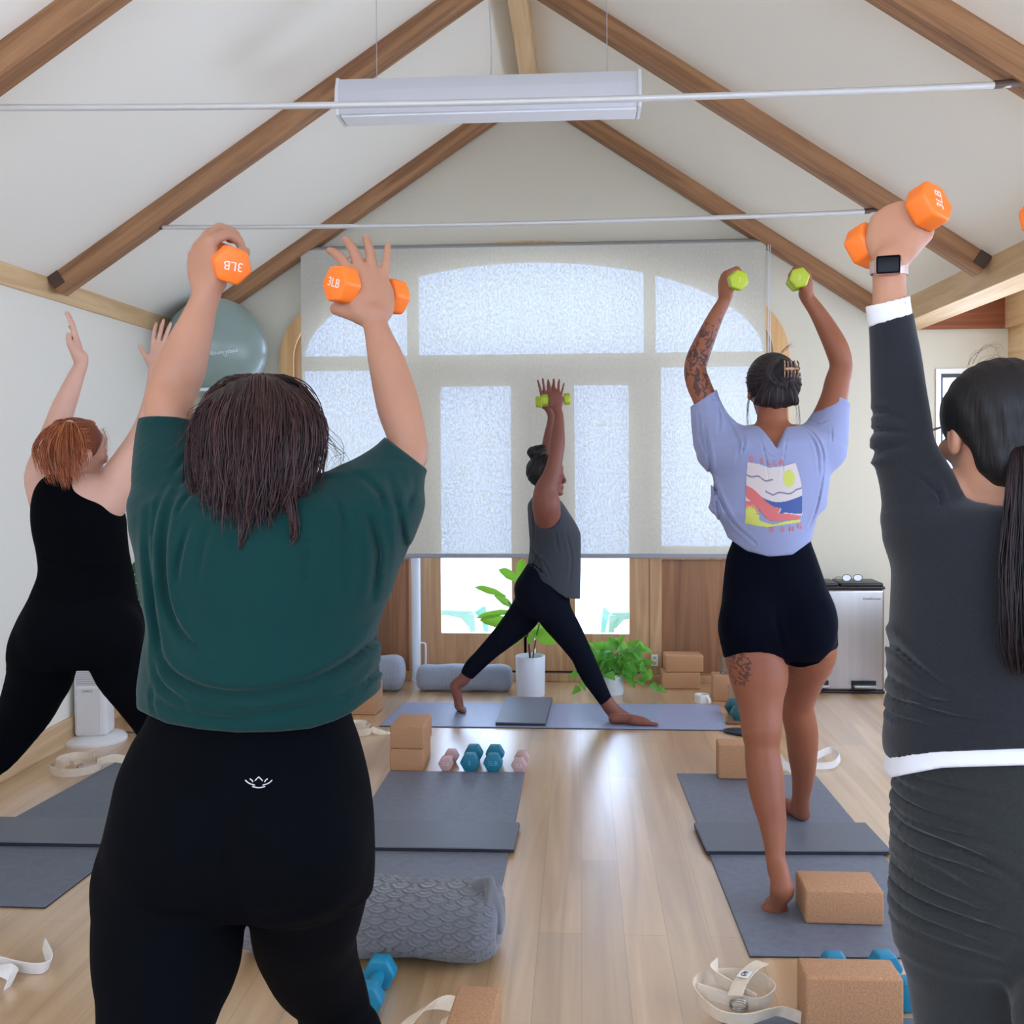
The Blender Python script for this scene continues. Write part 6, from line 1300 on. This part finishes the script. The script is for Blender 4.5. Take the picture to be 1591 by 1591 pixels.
    for k in range(15):
        q = (k-7)/7; gs.append((30, [(*W(q*.062, -.050-.02*(1-abs(q)), -.075+.02*abs(q)), .006), (*W(q*.066, -.080-.025*(1-q*q), -.05), .008), (*W(q*.045, -.112, .0), .008), (*W(q*.02+.01, -.135, .03), .006)], {'wob': .0015, 'r': .0012, 'lmin': .9}))
    for sx in (-1, 1): gs.append((9, [(*W(sx*.074, .0, -.02), .004), (*W(sx*.084, -.01, -.07), .007), (*W(sx*.084, -.015, -.12), .008), (*W(sx*.078, -.02, -.155), .006)], {'wob': .003, 'r': .0005, 'stray': .006}))
    gs.append((10, [(*W(.02, -.07, .115), .004), (*W(.04, -.09, .135), .006), (*W(.06, -.10, .14), .006)], {'r': .0004, 'stray': .008}))
    h2 = strands('hair_locks', gs, hm_, None, seed=12)
    mc = mat('tortoise_clip', (150, 118, 92), .25, var=.95, vscale=75); b = MB(); cc = L(.035, -.145, .05)
    for k in range(5):
        for sg in (-1, 1): b.tube(cr([cc+np.array((-.018+k*.010, .004, 0)), cc+np.array((-.020+k*.011, -.006, sg*.012)), cc+np.array((-.018+k*.010, .006, sg*.026))], 4), .0024, 6)
    b.tube([cc+np.array((-.022, -.004, 0)), cc+np.array((.028, -.004, 0))], .005, 10); cl = b.build('claw_clip', mc, None, smooth=50)
    adopt(p, so, bd, st); h1.parent = bd; h2.parent = h1; cl.parent = h1
    for u, w, s in ((1146, 436, 'left'), (1240, 432, 'right')):
        nc = P(u, w, 3.45)
        dumbbell(nc+np.array((-.008 if s == 'left' else .008, .045, .002)), nrm((.14 if s == 'left' else -.12, -1, -.06)), (0, 0, 1), .145, .035, .036, m_lime, 'lime dumbbell in the raised %s fist of the person in lavender' % s, '2', tup=(0, 0, 1), roll=.3 if s == 'left' else -.2, group='lime dumbbells', tcol=mat('lime_print', (206, 212, 110), .5))
lavender()

# ---------------------------------------------------------------- instructor lunging sideways
def instructor():
    Y = 5.52; p = person((P(840, 1000, Y)[0], Y, 0), 'person in profile by the doors, deep lunge, gray tank and dark leggings, hair in bun')
    sk = skin('skin_brown', (128, 76, 62))
    pelvis = [(872, 822, 882, Y, .13), (892, 809, 885, Y, .15), (905, 801, 886, Y, .165), (918, 799, 886, Y, .17), (935, 803, 884, Y, .17), (950, 812, 880, Y, .16), (958, 818, 878, Y, .14)]
    bl = [(824, 938, 5.58, 25), (812, 958, 5.58, 25), (797, 975, 5.58, 22), (780, 992, 5.58, 18.5), (762, 1009, 5.59, 15.5), (747, 1024, 5.59, 14), (735, 1036, 5.60, 13.5), (726, 1048, 5.60, 11), (719, 1057, 5.60, 9)]
    fl = [(852, 935, 5.46, 29), (864, 957, 5.46, 27), (880, 980, 5.46, 23.5), (893, 1000, 5.46, 20), (904, 1018, 5.46, 17.5), (911, 1034, 5.46, 17), (920, 1052, 5.46, 16), (932, 1073, 5.46, 13), (943, 1092, 5.46, 10.5), (947, 1100, 5.46, 9.5)]
    v = Vol((-.76, 5.2, .08), (.32, 5.86, 1.02), .005); v.add(loft_px(pelvis, ex=2.2), 0); v.add(limb_px(bl[:-1], planes=[(P(726, 1050, 5.6), (-.5, 0, -.85))]), .03); v.add(limb_px(fl[:-1], planes=[(P(943, 1092, 5.46), (.4, 0, -.9))]), .03)
    v.keep(); LG = v; lg = v.mesh('leggings', cloth('navy_leggings', (13, 16, 28), .2, .9, .0), None, 2)
    v = Vol((-.82, 5.05, 0), (.55, 5.95, 1.86), .0052); v.add(loft_px(pelvis, ex=2.2, dr=-.005), 0); v.add(limb_px(bl, dr=-.004), .03); v.add(limb_px(fl, dr=-.004), .03)
    v.add(loft_px([(900, 822, 886, Y, .12), (870, 830, 888, Y, .12), (845, 830, 894, Y, .125), (820, 828, 894, Y, .14), (800, 828, 882, Y, .16), (785, 830, 874, Y, .13), (776, 836, 864, Y, .06)]), .03)
    v.add(limb_px([(846, 785, Y, 15), (848, 762, Y-.01, 14.5)]), .02)
    L, A = head_vol(v, P(849, 739, 5.50), (1, -.02, -.04), (0, 0, 1), .97)
    v.add(limb_px([(850, 805, 5.40, 20), (849, 785, 5.36, 22), (848, 762, 5.36, 18), (857, 738, 5.36, 14), (863.5, 710, 5.37, 11.5), (866, 688, 5.38, 11.8), (867.5, 668, 5.39, 9.8), (868.5, 646, 5.40, 7), (865, 634, 5.41, 7)]), .015)
    v.add(limb_px([(850, 790, 5.64, 20), (849, 765, 5.67, 17), (851, 735, 5.68, 13), (850, 705, 5.68, 10), (853, 680, 5.67, 9), (857, 660, 5.66, 8), (857, 645, 5.65, 6.5), (852, 634, 5.64, 6.5)]), .015)
    w1, w2 = P(864, 634, 5.41), P(850, 634, 5.64)
    hand(v, w1, (.0, .12, 1), (-1, 0, 0), (0, 1, 0), [(8, 12, 8), (14, 16, 10), (10, 14, 8), (4, 8, 6)], .90, [(.018, .022, .008), (.04, .04, .03), (.055, .045, .05), (.06, .03, .07)], 9, rfat=1.05)
    hand(v, w2, (-.05, -.12, 1), (-1, 0, 0), (0, -1, 0), [(6, 10, 8), (10, 12, 10), (12, 14, 8), (8, 8, 6)], .90, [(.018, .022, .008), (.04, .04, .03), (.055, .045, .05), (.06, .03, .07)], 8)
    h = PF(947, 1127, .0065); v.add(limb_px([(944, 1092, 5.46, 10.3), (951, 1103, 5.455, 9.8), (956, 1114, 5.45, 10)]), .02); v.add(limb_px([(952, 1100, 5.455, 8), (966, 1110, 5.45, 8), (984, 1119, 5.45, 6)]), .02); foot(v, (h[0]+.022, h[1]+.03, .0068), (1, -.06, 0), .225, ank=False)
    # back foot up on its ball
    v.add(limb([(*P(719, 1057, 5.60), .031), (*P(708, 1066, 5.60), .032), (*P(711, 1082, 5.60), .026), (*P(713, 1096, 5.60), .026)], n=3), .02)
    q = PF(712, 1108, .0065)
    for i in range(5): y = 5.56+i*.018; v.add(limb([(*P(712, 1100, 0+y), .014), (P(722, 1105, y)[0], y, .018, .010)], n=1), .008)
    BV = v; eyes(p, L, .97)
    v = Vol((-.36, 5.2, .55), (.10, 5.86, 1.50), .0042)
    sr = [(945, 812, 901, Y, .155), (931, 814, 901.5, Y, .165), (899, 815, 902, Y, .165), (881, 819, 902.5, Y, .155), (860, 822, 902.5, Y, .15), (845, 823, 902.5, Y, .15), (828, 822, 901.5, Y, .16), (812, 821, 894, Y, .17), (798, 820, 885, Y, .17), (784, 820, 876, Y, .15), (774, 826, 868, Y, .10), (767, 831, 862, Y, .05)]
    v.add(loft_px(sr, ex=2.1), 0); v.keep(); SH = v
    for yy in (5.34, 5.70): v.sub(ell(P(852, 786, yy), (.072, .10 if yy < 5.5 else .09, .115)), .008)
    v.sub(limb_px([(849, 775, Y, 17), (849, 750, Y, 19)]), .004)
    hf = hemfn([(800, 897), (815, 899), (836, 901), (854, 910), (866, 920), (879, 929), (901, 931), (910, 931)], 5.37); v.cut(lambda X, Y_, Z: hf(X, Y_, Z))
    v.folds([([(823, 850), (835, 866), (842, 890)], .010, .012), ([(822, 878), (832, 880), (850, 896)], .009, .010), ([(826, 862), (845, 875), (858, 900)], .006, .010), ([(830, 800), (830, 840)], .006, .012), ([(880, 830), (888, 870), (884, 910)], .005, .014), ([(862, 826), (868, 860)], .004, .014), ([(840, 850), (832, 872), (822, 890)], .006, .009)], 5.52, 5.37)
    st = v.mesh('tank_top', cloth('gray_tank', (60, 64, 70), .3, .9, .1), None, 2)
    BV.under(LG, .36, .80); BV.under(SH, .80, 1.02, .012, 0.0); bd = BV.mesh('body', sk, None, 2)
    hb = hairmat('hair_black', (8, 7, 10), (18, 16, 20), .55)
    v = Vol(L(0, 0, 0)-.19, L(0, 0, 0)+.19, .004); v.add(ell(L(0, -.016, .025), (.080, .096, .092), A), 0); v.add(ell(P(832, 703, 5.50), (.046, .042, .036)), .012); v.add(ell(P(841, 697, 5.50), (.03, .03, .022)), .012)
    v.sub(ell(L(0, .115, -.045), (.12, .098, .105), A), .008); c0 = L(0, 0, 0); v.disp(lambda X, Y_, Z: .0012*np.sin((X-c0[0])*240-(Z-c0[2])*120)); h1 = v.mesh('hair', hb, None, 1)
    adopt(p, lg, bd, st); h1.parent = bd
    dumbbell(P(864, 621, 5.445), nrm((1, .05, .06)), (0, 0, 1), .150, .033, .034, m_lime, 'lime dumbbell balanced in the nearer hand of the person lunging by the doors', group='lime dumbbells', roll=.4)
    dumbbell(P(850, 624, 5.57), nrm((1, -.05, .03)), (0, 0, 1), .120, .033, .034, m_lime, 'lime dumbbell in the farther hand of the person lunging by the doors', group='lime dumbbells', roll=.2)
instructor()

# ---------------------------------------------------------------- person in black tank at the left
def redhead():
    Y = 3.45; p = person((P(125, 1000, Y)[0], Y, 0), 'person in black tank top and leggings at the left, copper ponytail, both hands raised empty')
    sk = skin('skin_pale', (208, 162, 142), [(P(180, 735, 3.36), .035, 40, .60, (190, 130, 96))])
    pelvis = [(850, 62, 196, Y, .10), (885, 60, 206, Y, .105), (905, 56, 209, Y, .11), (935, 41, 214, Y, .13), (965, 25, 226, Y, .145), (995, 17, 229, Y, .15), (1018, 15, 226, Y, .14), (1032, 22, 222, Y, .12)]
    ll = [(*P(u, v, y), DR(r, y)) for u, v, y, r in [(70, 1010, 3.45, 52), (64, 1045, 3.48, 51), (54, 1071, 3.50, 47), (41, 1101, 3.53, 43), (20, 1136, 3.54, 37), (-8, 1172, 3.52, 33)]]+[(-2.12, 3.46, .30, .056), (-2.20, 3.34, .17, .042), (-2.22, 3.30, .09, .032)]
    rl = [(*P(u, v, y), DR(r, y)) for u, v, y, r in [(182, 1010, 3.45, 48), (192, 1040, 3.46, 46), (213, 1072, 3.48, 42), (234, 1104, 3.50, 38), (252, 1140, 3.54, 33), (264, 1180, 3.58, 27)]]+[(-1.42, 3.62, .24, .048), (-1.42, 3.65, .14, .038), (-1.42, 3.66, .08, .032)]
    v = Vol((-2.36, 3.15, .06), (-1.28, 4.0, 1.02), .0055); v.add(loft_px(pelvis, ex=2.2), 0); v.add(limb(ll, n=3), .03); v.add(limb(rl, n=3), .03)
    for u in (84, 172): v.add(ell(P(u, 985, 3.37), (.10, .085, .10)), .04)
    v.keep(); LG = v; lg = v.mesh('leggings', cloth('black_leggings', (3, 4, 9), .12, .9, .0), None, 2)
    v = Vol((-2.45, 3.1, 0), (-1.1, 4.15, 1.92), .0055); v.add(loft_px(pelvis, ex=2.2, dr=-.005), 0); v.add(limb(ll, n=3, dr=-.005), .03); v.add(limb(rl, n=3, dr=-.005), .03)
    v.add(loft_px([(900, 70, 194, Y, .09), (858, 68, 186, Y, .09), (811, 58, 186, Y, .10), (775, 52, 190, Y, .105), (750, 62, 178, Y, .09), (735, 85, 155, Y, .06)]), .03)
    v.add(limb_px([(110, 745, Y, 26), (115, 715, Y, 25)]), .02); L, A = head_vol(v, P(122, 702, 3.47), (.55, .83, -.02), (0, 0, 1), .98)
    v.add(limb_px([(76, 775, 3.45, 30), (66, 742, 3.46, 27), (76, 705, 3.48, 24), (88, 665, 3.50, 20), (98, 635, 3.51, 18), (108, 610, 3.51, 15.5), (118, 585, 3.52, 12.5), (126, 566, 3.52, 10.5), (126, 555, 3.52, 11)]), .02)
    v.add(limb_px([(168, 780, 3.45, 30), (184, 745, 3.46, 29), (205, 710, 3.48, 25), (224, 672, 3.50, 20), (236, 635, 3.51, 17), (241, 605, 3.51, 14.5), (241, 582, 3.52, 11), (243, 570, 3.52, 11)]), .02)
    hand(v, P(126, 562, 3.52), (-.24, .1, 1), (.35, -.94, 0), (-.94, -.35, -.1), [(4, 8, 6), (2, 8, 6), (4, 8, 6), (8, 10, 8)], .98, 'along', 4); hand(v, P(243, 575, 3.52), (.14, .1, 1), (-1, .15, 0), (.15, 1, 0), [(6, 8, 6), (4, 8, 6), (4, 8, 6), (6, 10, 8)], .98, [(.018, .022, .006), (.044, .052, .010), (.064, .074, .012), (.082, .092, .014)], 7)
    foot(v, (-2.22, 3.27, .0068), (-.2, 1, 0), .23); foot(v, (-1.42, 3.62, 0), (.1, 1, 0), .23)
    BV = v; eyes(p, L, .98)
    v = Vol((-2.0, 3.2, .74), (-1.35, 3.75, 1.40), .0045)
    v.add(loft_px([(985, 36, 222, Y, .14), (950, 36, 214.5, Y, .135), (925, 46, 211, Y, .125), (890, 59, 206, Y, .115), (858, 57, 200, Y, .113), (830, 51, 197, Y, .117), (805, 48, 195, Y, .12), (780, 49, 186, Y, .118), (760, 54, 164, Y, .11), (745, 64, 156, Y, .09), (736, 78, 150, Y, .06)], ex=2.2), 0); v.keep(); SH = v
    v.sub(ell(P(198, 775, 3.42), (.065, .2, .07)), .008); v.sub(ell(P(186, 742, 3.42), (.045, .2, .06)), .01); v.sub(ell(P(34, 750, 3.42), (.040, .2, .075)), .01); v.sub(limb_px([(112, 738, Y, 27), (118, 700, Y, 30)]), .006)
    v.folds([([(58, 880), (100, 886), (150, 884), (204, 888)], .004, .012), ([(60, 900), (110, 910), (170, 906)], .003, .01), ([(190, 870), (205, 880)], .006, .008), ([(194, 900), (209, 908)], .006, .007), ([(200, 930), (212, 938)], .006, .007), ([(58, 865), (75, 872)], .005, .008), ([(52, 910), (66, 918)], .005, .008)], 3.47, 3.33)
    st = v.mesh('tank_top', cloth('black_jersey', (3, 4, 8), .3, .95, .0), None, 2)
    BV.under(LG, .30, .86); BV.under(SH, .84, 1.14, .010, 0.0); bd = BV.mesh('body', sk, None, 2)
    hm_ = hairmat('hair_copper', (132, 62, 34), (206, 124, 78), .4); hb = hairmat('hair_copper_base', (122, 60, 36), (122, 60, 36), .5)
    v = Vol(L(0, 0, 0)-.19, L(0, 0, 0)+.19, .004); v.add(ell(L(0, -.014, .028), (.083, .098, .092), A), 0); v.sub(ell(L(0, .105, -.05), (.12, .10, .11), A), .01); v.sub(ell(L(.08, 0, -.06), (.035, .05, .05), A), .008); v.sub(ell(L(-.08, 0, -.06), (.035, .05, .05), A), .008); h1 = v.mesh('hair', hb, None, 2)
    def G(n, pts, **o): return (n, [(*P(u, w, y), s) for u, w, y, s in pts], o)
    gs = []
    for i in range(24):
        th = math.radians(-115+i*10); sx, sz = math.sin(th), math.cos(th)
        gs.append((36, [(*L(sx*.050, .045, .035+sz*.072), .009), (*L(sx*.082, -.02, .025+sz*.086), .009), (*L(sx*.066, -.075, .045+sz*.055), .009), tuple([*P(106, 660, 3.365), .005])], {'wob': .0015, 'r': .0012, 'lmin': .95}))
    for du, dv, n in ((0, 0, 120), (-22, -6, 110), (20, -10, 80), (-36, -20, 70), (34, -24, 36)):
        gs.append(G(n, [(106, 658, 3.36, .008), (100+du*.5, 668, 3.33, .020), (94+du*.9, 700+dv*.3, 3.31, .024), (98+du*.9, 735+dv*.8, 3.31, .022), (104+du*.8, 764+dv, 3.315, .010)], wob=.005, r=.0012, stray=.008))
    gs.append(G(14, [(106, 658, 3.36, .01), (70, 680, 3.34, .02), (52, 700, 3.33, .02)], wob=.01, r=.0006, stray=.015)); gs.append(G(10, [(160, 665, 3.45, .008), (168, 690, 3.44, .01), (160, 730, 3.43, .012)], r=.0005, stray=.01, wob=.006))
    h2 = strands('ponytail', gs, hm_, None, seed=21)
    b = MB(); c_ = P(107, 659, 3.355); b.tube([c_+np.array((.014*math.cos(t), .006*math.sin(t), .010*math.sin(t))) for t in np.linspace(0, 6.283, 20)], .004, 8, cap=False); ht = b.build('hair_tie', mat('hair_tie_beige', (216, 180, 150), .7), None, smooth=60)
    adopt(p, lg, bd, st); h1.parent = bd; h2.parent = h1; ht.parent = h1
redhead()
